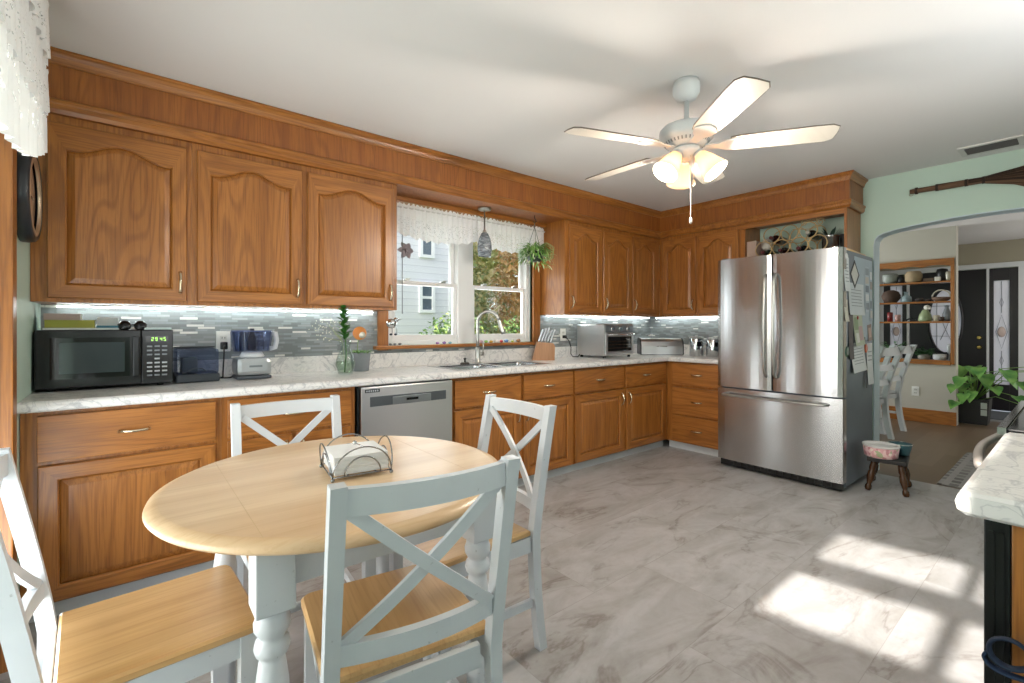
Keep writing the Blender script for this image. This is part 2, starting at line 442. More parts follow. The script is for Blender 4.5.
# arch wall between kitchen and dining room
arch = [(-2.13, 0), (-2.13, 1.87), (-2.137, 1.92), (-2.16, 1.95), (-2.20, 1.968)]
for k in range(1, 15):
    y = -2.20 - (3.45-2.20)*k/15; arch.append((y, 1.968 + .057*math.sin(PI*k/15)**.75))
arch += [(-3.45, 1.968), (-3.49, 1.95), (-3.513, 1.92), (-3.52, 1.87), (-3.52, 0)]
poly = [(0, 0)] + arch + [(-3.75, 0), (-3.75, H), (0, H)]
b = B(); b.prism(poly, lambda p, q, h: (h, p, q), .14); struct('wall_right', b, SAGE, 'sage green wall with the arched opening')
b = B()
for (y0, z0), (y1, z1) in zip(arch, arch[1:]):
    n = Vector((0, -(z1-z0), (y1-y0))).normalized()
    if n.z > 0: n = n
    c = Vector((0, -2.82, 1.0)); mid = Vector((0, (y0+y1)/2, (z0+z1)/2))
    if (c-mid).dot(n) < 0: n = -n
    e = [Vector((x, y, z)) for (y, z) in ((y0, z0), (y1, z1)) for x in (-.004, .144)]
    v = [b.bm.verts.new(p + n*k) for k in (0.0005, .008) for p in e]
    for q in ((0,1,3,2),(4,6,7,5),(0,4,5,1),(2,3,7,6),(0,2,6,4),(1,5,7,3)): b._f([v[i] for i in q])
struct('trim_arch', b, REVEAL, 'pale blue white edge lining of the arch')
# left wall: solid part by the cabinets, patio door opening beyond the casing, canted wall with an added sun window behind
b = B(); b.box(LX-.15, LX, -.87, 0, 0, H); b.box(LX-.15, LX, -2.25, -.87, 2.06, H); struct('wall_left', b, SAGE, 'narrow sage green wall beside the cabinets')
b = B(); b.box(LX-.10, LX-.06, -2.2, -.87, 0.0, 0.10); b.box(LX-.10, LX-.06, -2.2, -.87, 1.96, 2.06); b.box(LX-.10, LX-.06, -.95, -.87, .10, 1.96); b.box(LX-.10, LX-.06, -2.2, -2.12, .10, 1.96); b.box(LX-.10, LX-.06, -1.58, -1.50, .10, 1.96)
d1 = struct('door_1', b, VINYL, 'glazed patio door beside the table')
b = B(); b.box(LX-.085, LX-.08, -2.12, -1.58, .10, 1.96); b.box(LX-.085, LX-.08, -1.50, -.95, .10, 1.96); b.done('pane', GLASS, d1)
b = B(); b.box(LX-.03, LX+.022, -.875, -.80, 0, 2.13, .004); b.box(LX-.03, LX+.022, -2.25, -.875, 2.055, 2.13, .004); struct('trim_door_casing', b, OAKZ, 'oak casing around the patio door')
b = B(); b.box(LX, LX+.015, -.80, -.66, 0, .10, .003); struct('baseboard_left', b, OAKY, 'oak baseboard on the short green wall')
# unseen wall, canted and given an added window to shape the floor sun patch
CA = math.radians(8.5)
def cant(s, n, z): # s along wall from (LX,-2.25) toward -y, n outward of the room
    return (LX + math.sin(CA)*s - math.cos(CA)*n, -2.25 - math.cos(CA)*s - math.sin(CA)*n, z)
def cbox(b, s0, s1, n0, n1, z0, z1):
    v = [b.bm.verts.new(cant(s, n, z)) for s in (s0, s1) for n in (n0, n1) for z in (z0, z1)]
    for q in ((0,1,3,2),(4,6,7,5),(0,4,5,1),(2,3,7,6),(0,2,6,4),(1,5,7,3)): b._f([v[i] for i in q])
Zs0, Zs1, Zs2, Zs3 = 1.555, 1.90, 2.035, 2.355
b = B(); cbox(b, 0, .085, 0, .12, 0, H); cbox(b, .87, 3.1, 0, .12, 0, H); cbox(b, .085, .87, 0, .12, 0, Zs0); cbox(b, .085, .87, 0, .12, Zs3, H)
struct('wall_left_rear', b, SAGE, 'green wall canted around the added sun window')
b = B(); cbox(b, .085, .87, .03, .07, Zs1, Zs2); cbox(b, .625, .685, .03, .07, Zs0, Zs1); cbox(b, .625, .685, .03, .07, Zs2, Zs3)
w2 = struct('window_2', b, VINYL, 'white frame of the added window shaping the sun patch')  # bars placed to cut the sun into the floor patches
b = B(); b.box(LX-.15, -3.4, -5.35, -5.2, 0, .80); b.box(LX-.15, -4.95, -5.35, -5.2, .8, 2.1); b.box(-3.65, -3.4, -5.35, -5.2, .8, 2.1); b.box(LX-.15, -3.4, -5.35, -5.2, 2.1, H); struct('wall_front', b, SAGE, 'green wall behind the camera')  # unseen; opening added for the rear fill lamp
b = B(); b.box(-3.55, -2.80, -3.90, -3.75, 0, H); b.box(-1.70, 0.14, -3.90, -3.75, 0, H); b.box(-2.80, -1.70, -3.90, -3.75, 0, 1.1); b.box(-2.80, -1.70, -3.90, -3.75, 2.1, H); b.box(-3.55, -3.4, -5.2, -3.90, 0, H); struct('wall_stove', b, SAGE, 'green wall behind the stove')  # opening added for the stove-side fill lamp
b = B(); b.box(-2.80, -2.76, -3.86, -3.79, 1.1, 2.1, .003); b.box(-1.74, -1.70, -3.86, -3.79, 1.1, 2.1, .003); b.box(-2.76, -1.74, -3.86, -3.79, 1.1, 1.15, .003); b.box(-2.76, -1.74, -3.86, -3.79, 2.06, 2.1, .003); w5 = struct('window_5', b, VINYL, 'white frame of the added window above the stove')  # unseen frame added around the stove-side fill lamp
b = B(); b.box(-2.76, -1.74, -3.85, -3.845, 1.15, 2.06); b.done('pane', GLASS, w5)

# ------------------------------------------------------------------ window over the sink
b = B(); y0, y1 = .03, .11
def ring(b, x0, x1, z0, z1, w_, y0, y1, wb=None, bev=.003):
    wb = w_ if wb is None else wb
    b.box(x0, x0+w_, y0, y1, z0, z1, bev); b.box(x1-w_, x1, y0, y1, z0, z1, bev); b.box(x0+w_, x1-w_, y0, y1, z0, z0+wb, bev); b.box(x0+w_, x1-w_, y0, y1, z1-w_, z1, bev)
b.box(WX0, WX0+.05, y0, y1, WZ0, WZ1, .003); b.box(WX1-.045, WX1, y0, y1, WZ0, WZ1, .003); b.box(-2.665, -2.515, y0-.012, y1, WZ0, WZ1, .004)
b.box(WX0+.05, WX1-.045, y0, y1, WZ0, WZ0+.03, .003); b.box(WX0+.05, WX1-.045, y0, y1, WZ1-.04, WZ1, .003)
w1 = struct('window_1', b, VINYL, 'white double hung twin window over the sink')
for xa, xb in ((-3.24, -2.665), (-2.515, -1.915)):
    b = B(); ring(b, xa, xb, WZ0+.03, 1.555, .032, .045, .075, .045); f = b.done('sash', VINYL, w1)
    b = B(); b.box(xa+.03, xb-.03, .058, .062, WZ0+.07, 1.53); b.done('pane', GLASS, f)
    b = B(); ring(b, xa, xb, 1.525, WZ1-.04, .032, .078, .105, .03); f = b.done('sash', VINYL, w1)
    b = B(); b.box(xa+.03, xb-.03, .090, .094, 1.55, WZ1-.06); b.done('pane', GLASS, f)
    for fx in (.22, .78):
        b = B(); x = xa + (xb-xa)*fx; b.box(x-.022, x+.022, .040, .062, 1.553, 1.567, .003); b.box(x-.008, x+.03, .040, .05, 1.565, 1.575, .002); b.done('sash_lock', NICKEL, f)
b = B(); b.box(-3.369, WX0, -.022, .03, 1.03, 2.16, .004); b.box(WX1, -1.787, -.022, .03, 1.03, 2.16, .004); struct('trim_window_casing', b, OAKZ, 'oak casing beside the sink window')
b = B(); b.box(-3.40, -1.787, -.055, .035, 1.038, 1.064, .006); struct('trim_window_sill', b, OAKX, 'oak window sill over the sink')
# backsplash tiles
b = B(); b.box(LX+.001, -3.369, -.006, 0, .905, 1.33); b.box(-3.369, -1.787, -.006, 0, .905, 1.038); b.box(-1.787, -.007, -.006, 0, .905, 1.33)
struct('wall_tiles_back', b, MOSX, 'grey glass mosaic strip backsplash')
b = B(); b.box(-.006, 0, -1.25, 0, .905, 1.33); struct('wall_tiles_right', b, MOSY, 'grey glass mosaic backsplash by the fridge')

# ------------------------------------------------------------------ soffit with mouldings
SD_ = -.355; CE = -2.060
b = B(); b.box(LX, 0, SD_, -.001, 2.15, H-.001); struct('soffit_back', b, PLYZ, 'oak boxed soffit over the window wall cabinets')
b = B(); b.box(SD_, -.001, CE, SD_, 2.15, H-.001); struct('soffit_right', b, PLYZ, 'oak boxed soffit over the fridge wall cabinets')
def profile_run(b, prof):
    # path: along back soffit to the inside corner, along the right soffit, round the end to the wall
    path = [((LX, SD_), (0, -1)), ((SD_, SD_), (-1, -1)), ((SD_, CE), (-1, -1)), ((0.0, CE), (0, -1))]
    rings = []
    for (x, y), (ox, oy) in path: rings.append([b.bm.verts.new((x + ox*d, y + oy*d, z)) for d, z in prof])
    n = len(prof)
    for A, D in zip(rings, rings[1:]):
        for j in range(n): b._f([A[j], A[(j+1)%n], D[(j+1)%n], D[j]])
    b._f(rings[0]); b._f(rings[-1])
b = B(); profile_run(b, [(.0005, H-.002), (.036, H-.002), (.036, H-.013), (.026, H-.020), (.016, H-.034), (.010, H-.050), (.008, H-.062), (.0005, H-.062)]); struct('trim_crown', b, OAKX, 'oak crown moulding along the ceiling')
b = B(); profile_run(b, [(.0005, 2.213), (.010, 2.213), (.018, 2.205), (.018, 2.192), (.012, 2.186), (.012, 2.166), (.006, 2.158), (.0005, 2.150)]); struct('trim_lower', b, OAKX, 'oak moulding along the lower soffit edge')

# ================================================================== CABINETS
def fmap(facing, face, a0, z0):
    """maps (u right, v up, n out) to the room; facing 'B' looks at -Y, 'R' looks at -X"""
    if facing == 'B': return lambda u, v, n: (a0+u, face-n, z0+v)
    return lambda u, v, n: (face-n, a0-u, z0+v)
def fbox(b, F, u0, u1, v0, v1, n0, n1, bev=0.0):
    p, q = F(u0, v0, n0), F(u1, v1, n1); b.box(p[0], q[0], p[1], q[1], p[2], q[2], bev)
def door(parent, F, W, Hh, facing, arched=True, st=.058, h=.05, t=.019, name='door', hz=None, panel_h=False):
    lo = .002
    def contour(i, N=28):
        x0, x1, y0 = st+i, W-st-i, st+i; pts = [(x0, y0), (x1, y0)]
        for k in range(N+1):
            u = x1 + (x0-x1)*k/N; s_ = abs(2*(u-W/2)/(W-2*st))
            top = Hh - st - (h if arched else 0)
            if arched: top += h*0.5*(1+math.cos(PI*min(1, s_/.86)))
            pts.append((u, top - i))
        return pts
    def outer(N=28):
        pts = [(0,0), (W,0)]
        for k in range(N+1): pts.append((W*(1-k/N), Hh))
        return pts
    b = B(); add = lambda pts, n: [b.bm.verts.new(F(p[0], p[1], n)) for p in pts]
    O = outer(); be = .004
    Oi = [(min(max(p[0], be), W-be), min(max(p[1], be), Hh-be)) for p in O]
    C0 = contour(0); Cb = contour(.006)
    rows = [add(O, 0), add(O, t-be), add(Oi, t), add(C0, t), add(Cb, t-.006), add(Cb, .004)]
    n = len(O)
    for A, D in zip(rows, rows[1:]):
        for j in range(n):
            b.mi = 0 if j in (1, n-1) else 1
            b._f([A[j], A[(j+1)%n], D[(j+1)%n], D[j]])
    b.mi = 0; b._f(rows[0])
    hm = OAKX if facing == 'B' else OAKY
    o = b.done(name, [OAKZ, hm], parent, merge=True)
    # raised panel
    b = B(); add = lambda pts, n: [b.bm.verts.new(F(p[0], p[1], n)) for p in pts]
    rows = [add(contour(.0065), .0045), add(contour(.012), .0075), add(contour(.034), .016), add(contour(.040), .0162)]
    for A, D in zip(rows, rows[1:]):
        for j in range(n): b._f([A[j], A[(j+1)%n], D[(j+1)%n], D[j]])
    b._f(rows[-1]); b._f(rows[0])
    b.done('panel', hm if panel_h else OAKZ, o, merge=True)
    if hz: pull(o, F, hz[0], hz[1], t, vertical=True)
    return o
def pull(parent, F, u, v, t, vertical=True, L=.10, mat=None):
    b = B(); pts = []
    for k in range(13):
        q = k/12; off = (q-.5)*L; n = t + .002 + .024*math.sin(PI*q)**.7
        pts.append(F(u, v+off, n) if vertical else F(u+off, v, n))
    rs = [.0052 + .0030*abs(math.cos(PI*k/12))**3 + .0012*math.sin(PI*k/12)**8 for k in range(13)]
    b.tube(pts, rs, 8)
    for e in (-.5, .5):
        q = (u, v+e*L) if vertical else (u+e*L, v)
        p = Vector(F(q[0], q[1], t)); ax = Vector(F(q[0], q[1], t+1)) - p
        b.lathe([(.0085, 0), (.0085, .003), (.005, .006)], p, 12, ax)
    return b.done('handle', mat or BRASS, parent)
def drawer(parent, F, W, Hh, facing, handle=True, t=.019):
    b = B(); fbox(b, F, 0, W, 0, Hh, 0, t, .004); o = b.done('drawer', OAKX if facing == 'B' else OAKY, parent)
    if handle: pull(o, F, W/2, Hh/2, t, vertical=False)
    return o
def cabinet(name, label, facing, a0, a1, face, back, z0, z1, frame, group=None, cat='cabinet', top=None):
    """a0 left end, a1 right end as seen; face frame of rails and stiles given as (u0,u1,v0,v1)"""
    W = abs(a1-a0); F = fmap(facing, face, a0, z0); D = abs(face-back)
    base = F(W/2, 0, -D/2); c = thing(name, label, cat, base, 0, group)
    b = B(); fbox(b, F, .0008, W-.0008, 0, (z1-z0) if top is None else top, -D, -.0185); b.done('body', OAKZ, c)
    b = B()
    for k, (u0, u1, v0, v1) in enumerate(frame): fbox(b, F, u0, u1, v0, v1, -.018, 0 if v1-v0 > .2 else -.0004-.0001*k, 0)
    b.done('face_frame', OAKZ, c)
    return c, F, W
UB, UT = 1.312, 2.149
def wall_cab(name, label, facing, a0, a1, doors, group='oak wall cabinets', h=.05):
    Hc = UT-UB
    sg = 1 if facing == 'B' else -1
    us = [(abs(d0-a0), abs(d1-a0), hs) for d0, d1, hs in doors]; W = abs(a1-a0)
    fr = [(0, W, 0, .03), (0, W, Hc-.038, Hc)]; xs = [0] + [x for u in us for x in u[:2]] + [W]
    for i in range(0, len(xs), 2): fr.append((max(0, xs[i]-.012), min(W, xs[i+1]+.012), .03, Hc-.038))
    c, F, W = cabinet(name, label, facing, a0, a1, -.331, -.001, UB, UT, fr, group)
    for u0, u1, hs in us:
        G = fmap(facing, -.331, a0 + sg*u0, UB+.018); w_ = u1-u0
        st = .058 if w_ > .4 else .05
        door(c, G, w_, .783, facing, True, st, h, hz=(w_-.028 if hs == 'r' else .028, .095))
    return c
wall_cab('wall_cabinet', 'widest single-door oak wall cabinet, over the black microwave', 'B', LX+.002, -4.508, [(-5.04, -4.53, 'r')], h=.055)
wall_cab('wall_cabinet', 'two-door oak wall cabinet above the food processor and flower vase', 'B', -4.507, -3.372, [(-4.487, -3.972, 'r'), (-3.943, -3.400, 'r')], h=.055)
wall_cab('wall_cabinet', 'three-door oak wall cabinet above the toaster oven', 'B', -1.783, -.3315, [(-1.735, -1.298, 'l'), (-1.270, -.838, 'l'), (-.820, -.405, 'l')], h=.065)
wall_cab('wall_cabinet', 'two-door oak wall cabinet next to the fridge, above the canisters', 'R', -.332, -1.195, [(-.381, -.757, 'r'), (-.776, -1.180, 'r')], h=.065)
# open niche over the fridge
nic = thing('over_fridge_shelf', 'open oak shelf niche over the fridge holding the wine rack', 'cabinet', (-.17, -1.61, 1.80), 0, 'oak wall cabinets')
b = B(); b.box(-.331, -.012, -1.236, -1.197, 1.80, UT, .001); b.done('side_panel', OAKZ, nic)
b = B(); b.box(-.349, -.001, -2.043, -2.022, 1.80, UT, .002); b.done('side_panel', OAKZ, nic)
b = B(); b.box(-.349, -.331, -2.022, -1.197, 2.105, UT, .001); b.done('top_rail', OAKY, nic)
b = B(); b.box(-.331, -.012, -2.022, -1.236, 1.80, 1.825, .001); b.done('shelf_board', OAKY, nic)

def base_cab(name, label, facing, a0, a1, drawers, doors, group='oak base cabinets', kick=True, top=None):
    Hc = .862-.075; sg = 1 if facing == 'B' else -1; W = abs(a1-a0)
    fr = [(0, W, 0, .03), (0, W, Hc-.03, Hc)]
    ed = sorted({0.0, W} | {abs(x-a0) for d in (doors or drawers) for x in d[:2]}); 
    xs = [0.0] + [abs(x-a0) for d in (doors or drawers)[:] for x in d[:2]] + [W]
    if not doors: xs = [0.0, abs(drawers[0][0]-a0), abs(drawers[0][1]-a0), W]
    for i in range(0, len(xs), 2): fr.append((max(0, xs[i]-.012), min(W, xs[i+1]+.012), .03, Hc-.03))
    for z in ((.645,) if doors else (.345, .63)): fr.append((.02, W-.02, z-.075-.012, z-.075+.02))
    c, F, W = cabinet(name, label, facing, a0, a1, -.582, -.02, .075, .862, fr, group, 'cabinet', top)
    for d in drawers:
        d0, d1 = d[:2]; z0, z1 = d[2:4] if len(d) > 3 else (.655, .842)
        drawer(c, fmap(facing, -.582, d0, z0), abs(d1-d0), z1-z0, facing)
    for d0, d1, hs in doors:
        w_ = abs(d1-d0); door(c, fmap(facing, -.582, d0, .083), w_, .555, facing, False, .058, hz=None if hs is None else (w_-.03 if hs == 'r' else .03, .47))
    if kick:
        b = B(); Fk = fmap(facing, -.54, a0, 0); fbox(b, Fk, .0, W, 0.0, .074, -.02, 0); b.done('toe_kick', M('#C9CCCE', 0.4), c)
    return c
base_cab('base_cabinet', 'oak base cabinet with one wide drawer, under the microwave', 'B', LX+.002, -4.412, [(-5.045, -4.435)], [(-5.043, -4.435, None)])
base_cab('base_cabinet', 'oak base cabinet behind the chair against the counter', 'B', -4.411, -3.752, [(-4.385, -3.78)], [(-4.385, -4.09, 'r'), (-4.07, -3.78, 'l')])
base_cab('base_cabinet', 'oak sink base cabinet between dishwasher and knife block', 'B', -3.105, -1.947, [(-3.086, -2.513), (-2.484, -1.958)], [(-3.086, -2.513, 'r'), (-2.484, -1.958, 'l')], top=.64)
base_cab('base_cabinet', 'oak corner base cabinet with two drawers over two doors, below toaster oven', 'B', -1.946, -.583, [(-1.935, -1.294), (-1.264, -.63)], [(-1.925, -1.294, 'r'), (-1.25, -.63, 'l')])
base_cab('base_cabinet', 'oak base cabinet of three stacked drawers beside the fridge', 'R', -.583, -1.19, [(-.652, -1.165, .64, .845), (-.652, -1.165, .352, .615), (-.652, -1.165, .085, .335)], [])
# worktop (continuous, with the sink cut-out) and its upstand
SX0, SX1, SY0, SY1 = -3.02, -2.16, -.535, -.14
ct = thing('countertop', 'white marble laminate worktop running round the corner to the fridge', 'countertop', (-2.55, -.32, .863))
b = B()
def nosed(b, x0, x1):   # front strip with a rolled edge, section in y-z
    sec = [(-.20, .863), (-.632, .863), (-.640, .870), (-.642, .884), (-.639, .897), (-.630, .905), (-.20, .905)]
    A = [b.bm.verts.new((x0, y, z)) for y, z in sec]; D = [b.bm.verts.new((x1, y, z)) for y, z in sec]
    for j in range(len(sec)): b._f([A[j], A[(j+1)%7], D[(j+1)%7], D[j]])
    b._f(A); b._f(D)
def nosed2(b, x0, x1, ya): # only front lip from ya
    sec = [(ya, .863), (-.632, .863), (-.640, .870), (-.642, .884), (-.639, .897), (-.630, .905), (ya, .905)]
    A = [b.bm.verts.new((x0, y, z)) for y, z in sec]; D = [b.bm.verts.new((x1, y, z)) for y, z in sec]
    for j in range(len(sec)): b._f([A[j], A[(j+1)%7], D[(j+1)%7], D[j]])
    b._f(A); b._f(D)
nosed2(b, LX+.001, SX0, -.02); nosed2(b, SX0, SX1, SY0); b.box(SX0, SX1, SY1, -.02, .863, .905); nosed2(b, SX1, -.640, -.02)
b.box(-.64, -.02, -.64, -.02, .863, .905)
sec = [(-.02, .863), (-.632, .863), (-.640, .870), (-.642, .884), (-.639, .897), (-.630, .905), (-.02, .905)]
A = [b.bm.verts.new((x, -.64, z)) for x, z in sec]; D = [b.bm.verts.new((x, -1.205, z)) for x, z in sec]
for j in range(7): b._f([A[j], A[(j+1)%7], D[(j+1)%7], D[j]])
b._f(A); b._f(D)
b.done('slab', MARBLE, ct)
b = B(); b.box(LX+.001, -.02, -.026, -.007, .905, 1.008, .003); b.done('upstand', MARBLE, ct)
b = B(); b.box(-.026, -.007, -1.205, -.027, .905, 1.008, .003); b.done('upstand', MARBLE, ct)
# LED strips
for nm, x0, x1, y0, y1, lab in (('led_strip', LX+.06, -3.42, -.052, -.036, 'LED strip glowing above the microwave and vase'), ('led_strip', -1.72, -.10, -.052, -.036, 'LED strip glowing above the toaster oven'), ('led_strip', -.052, -.036, -1.17, -.10, 'LED strip glowing above the canisters')):
    t_ = thing(nm, lab, 'light strip', ((x0+x1)/2, (y0+y1)/2, 1.30), 0, 'under-cabinet LED strips')
    b = B(); b.box(x0, x1, y0, y1, 1.304, UB-.0005, .001); b.done('channel', M('#D8DCDC', .4), t_)
    b = B(); long_x = abs(x1-x0) > abs(y1-y0); L = abs(x1-x0) if long_x else abs(y1-y0); n = int(L/.02)
    for k in range(n):
        c_ = (k+.5)/n
        if long_x: x = x0 + (x1-x0)*c_; b.box(x-.0075, x+.0075, y0+.003, y1-.003, 1.300, 1.304)
        else: y = y0 + (y1-y0)*c_; b.box(x0+.003, x1-.003, y-.0075, y+.0075, 1.300, 1.304)
    b.done('diode', LED, t_)

# ================================================================== APPLIANCES
# dishwasher
dw = thing('dishwasher', 'stainless steel dishwasher between oak base cabinets', 'dishwasher', (-3.428, -.31, 0))
b = B(); b.box(-3.735, -3.122, -.57, -.03, .0, .858); b.done('body', BLACKM, dw)
b = B(); b.box(-3.728, -3.115, -.615, -.572, .10, .852, .006); dd = b.done('door', STEELX, dw)
b = B(); b.box(-3.675, -3.165, -.6175, -.6145, .735, .793, .001); b.done('handle_pocket', M('#6F7378', .35, .8), dd)
b = B(); b.box(-3.535, -3.275, -.6195, -.6165, .737, .783, .002); b.done('control_strip', M('#A7ABAF', .3, .9), dd)
b = B(); b.box(-3.445, -3.365, -.6205, -.619, .754, .768); b.done('display', BLACK, dd)
b = B(); b.box(-3.705, -3.615, -.6175, -.6145, .818, .838, .001); bd = b.done('badge', M('#23282E', .3), dd)
b = B()
for k in range(6): b.box(-3.698+k*.013, -3.690+k*.013, -.6182, -.6172, .823, .833)
b.done('badge_mark', M('#B7BBC0', .4), bd)
# refrigerator
fr = thing('refrigerator', 'stainless french door refrigerator covered with notes on its side', 'refrigerator', (-.41, -1.68, 0))
FY0, FY1, FX = -1.207, -2.138, -.795
b = B(); b.box(FX+.088, -.045, FY1+.004, FY0-.004, .03, 1.765, .004); b.done('cabinet_body', GREYSIDE, fr)
def curved_door(b, ya, yb, z0, z1, bow=.012):
    N = 14; rows = []
    W = abs(yb-ya)
    prof = []
    for k in range(N+1):
        q = k/N; y = ya + (yb-ya)*q; n = bow*math.sin(PI*q)**.6
        prof.append((FX + .012 - n, y))
    # rounded ends
    pts = [(FX+.083, ya), (FX+.028, ya), (FX+.016, ya - math.copysign(.004, ya-yb))] + prof[1:-1] + [(FX+.016, yb + math.copysign(.004, ya-yb)), (FX+.028, yb), (FX+.083, yb)]
    b.prism(pts, lambda x, y, h: (x, y, z0+h), z1-z0)
    return b
for ya, yb, nm in ((FY0, -1.652, 'l'), (-1.658, FY1, 'r')):
    b = B(); curved_door(b, ya, yb, .690, 1.778); d_ = b.done('door', STEELZ, fr)
    y = -1.620 if nm == 'l' else -1.690
    b = B(); pts = [(FX-.008, y, .80), (FX-.040, y, .83)] + [(FX-.044-.014*math.sin(PI*k/10), y, .86+.70*k/10) for k in range(11)] + [(FX-.040, y, 1.59), (FX-.008, y, 1.62)]
    b.tube(pts, .0105, 10); b.done('handle', NICKEL, d_)
b = B(); curved_door(b, FY0, FY1, .068, .678); d_ = b.done('freezer_drawer', STEELZ, fr)
b = B(); b.tube([(FX-.005, -1.275, .628), (FX-.05, -1.285, .628)] + [(FX-.052-.008*math.sin(PI*k/8), -1.29-.74*k/8, .628) for k in range(9)] + [(FX-.05, -2.035, .628), (FX-.005, -2.045, .628)], .0105, 10); b.done('handle', NICKEL, d_)
b = B(); b.box(FX+.03, FX+.10, FY1+.02, FY0-.02, .012, .066, .003)
for k in range(14): b.box(FX+.022, FX+.031, FY1+.08+k*.055, FY1+.11+k*.055, .025, .055)
b.done('base_grille', BLACKM, fr)
for y in (FY0-.05, FY1+.05):
    b = B(); b.lathe([(.018, 0), (.018, .02), (.012, .032)], (FX+.12, y, 0), 12); b.done('foot', BLACK, fr)
    b = B(); b.lathe([(.018, 0), (.018, .02), (.012, .032)], (-.12, y, 0), 12); b.done('foot', BLACK, fr)
for y in (FY0-.06, FY1+.06):
    b = B(); b.box(FX+.03, FX+.16, y-.03, y+.03, 1.7655, 1.79, .006); b.done('hinge_cover', M('#6B7074', .5), fr)
# notes and magnets on the side of the fridge
FS = FY1+.0035
def note(label, x0, x1, z0, z1, col, name='note', cat='paper', tilt=0, curl=.012, art=None):
    b = B(); cx_, cz_ = (x0+x1)/2, (z0+z1)/2; N = 6; ca, sa = math.cos(tilt), math.sin(tilt); rows = []
    for j in range(N+1):
        k = j/N; dz = (k-.5)*(z1-z0); n = (.0015 if name != 'poster' else .0004) + curl*(1-k)**2
        row = []
        for dx in (-(x1-x0)/2, (x1-x0)/2):
            row.append(b.bm.verts.new((cx_ + dx*ca - dz*sa, FS - n, cz_ + dx*sa + dz*ca)))
        rows.append(row)
    for A, D in zip(rows, rows[1:]): b._f([A[0], A[1], D[1], D[0]])
    o = b.done(name, M(col, .55), None, solid=.0008); tag(o, label, cat, 'notes on the fridge side')
    if art:
        for (u0, u1, v0, v1, c2) in art:
            b = B(); rr = []
            for v in (v0, v1):
                dz = (v-.5)*(z1-z0); n = .0025 + curl*(1-v)**2
                rr.append([b.bm.verts.new((cx_ + (u-.5)*(x1-x0)*ca - dz*sa, FS-n, cz_ + (u-.5)*(x1-x0)*sa + dz*ca)) for u in (u0, u1)])
            b._f([rr[0][0], rr[0][1], rr[1][1], rr[1][0]]); b.done('printed_area', M(c2, .6), o)
    return o
def magnet(label, x, z, r, col):
    b = B(); b.lathe([(r, 0), (r, .006), (r*.7, .009)], (x, FS, z), 14, (0, -1, 0)); return tag(b.done('magnet', M(col, .35), None), label, 'magnet', 'magnets on the fridge side')
lines = [(.15, .85, .78-.1*k, .80-.1*k, '#8A8F96') for k in range(6)]
note('large pale blue-grey poster covering the rear half of the fridge side', -.52, -.055, 1.10, 1.735, '#AEBDC8', 'poster', 'poster', 0, .0002)
note('tall white sheet near the front edge of the fridge side', -.765, -.655, 1.46, 1.71, '#E6E8EA', art=lines)
note('black diamond-shaped picture tilted on the fridge side', -.595, -.44, 1.52, 1.675, '#16181A', 'picture', 'picture', math.radians(45), .002, [(.12, .88, .12, .88, '#D8D4CC'), (.3, .7, .3, .7, '#9A6A5E')])
note('large grey white drawing sheet in the middle of the fridge side', -.66, -.30, 1.29, 1.53, '#D3D8DC', art=lines)
note('column of pale photo prints by the rear edge of the fridge side', -.26, -.15, 1.32, 1.68, '#B9C6D0', 'photo_strip', 'photo', 0, .004, [(.1, .9, .05+.19*k, .2+.19*k, c) for k, c in enumerate(('#8C96A0', '#DADDE0', '#7C8894', '#C8C2BA', '#98A4AE'))])
note('second column of photo prints at the rear edge of the fridge side', -.135, -.06, 1.25, 1.66, '#AEBECA', 'photo_strip', 'photo', 0, .004, [(.1, .9, .05+.19*k, .2+.19*k, c) for k, c in enumerate(('#D2CFC8', '#8894A0', '#C0C6CC', '#A49A92', '#DDE0E2'))])
note('dark brown tall card low on the fridge side', -.66, -.56, .96, 1.30, '#33271F', 'card', 'card', 0, .01)
note('green and pink flower calendar on the fridge side', -.55, -.33, 1.06, 1.30, '#B9C0A4', 'calendar', 'calendar', .05, .02, [(.1, .5, .5, .9, '#8FA37A'), (.5, .92, .15, .6, '#C2A2A0'), (.15, .45, .1, .4, '#E1DDD6')])
note('white calendar page hanging under the flower picture', -.60, -.28, .86, 1.08, '#DEE0E1', 'calendar_page', 'calendar', .03, .02, lines)
note('blank white sheet by the rear edge of the fridge side', -.21, -.06, .74, 1.07, '#E2E4E6', art=lines[:3])
note('pale envelope clipped below the tall white sheet', -.76, -.68, 1.24, 1.40, '#D9D4C4', 'envelope', 'envelope')
note('small photo of people in warm tones at the rear edge', -.19, -.08, 1.09, 1.22, '#8C7468', 'photo', 'photo', .1, .006, [(.2, .8, .2, .8, '#C6A694')])
note('slim dark bookmark hanging low on the fridge side', -.275, -.245, .72, 1.12, '#3A4450', 'bookmark', 'bookmark')
magnet('dark green round magnet low near the fridge front', -.70, 1.02, .04, '#1F4A3A'); magnet('orange round magnet beside the white sheet', -.235, 1.03, .035, '#C5562A'); magnet('white clip magnet at the top of the tall sheet', -.71, 1.715, .022, '#E6E6E6'); magnet('small red magnet on the flower calendar', -.45, 1.27, .014, '#A8322C')
bt = tag(B().tube([(-.62, -2.115, 1.777), (-.12, -2.10, 1.777)], .011, 10).done('wooden_rod', lightwood('X'), None), 'light wooden rod lying on top of the fridge', 'rod')

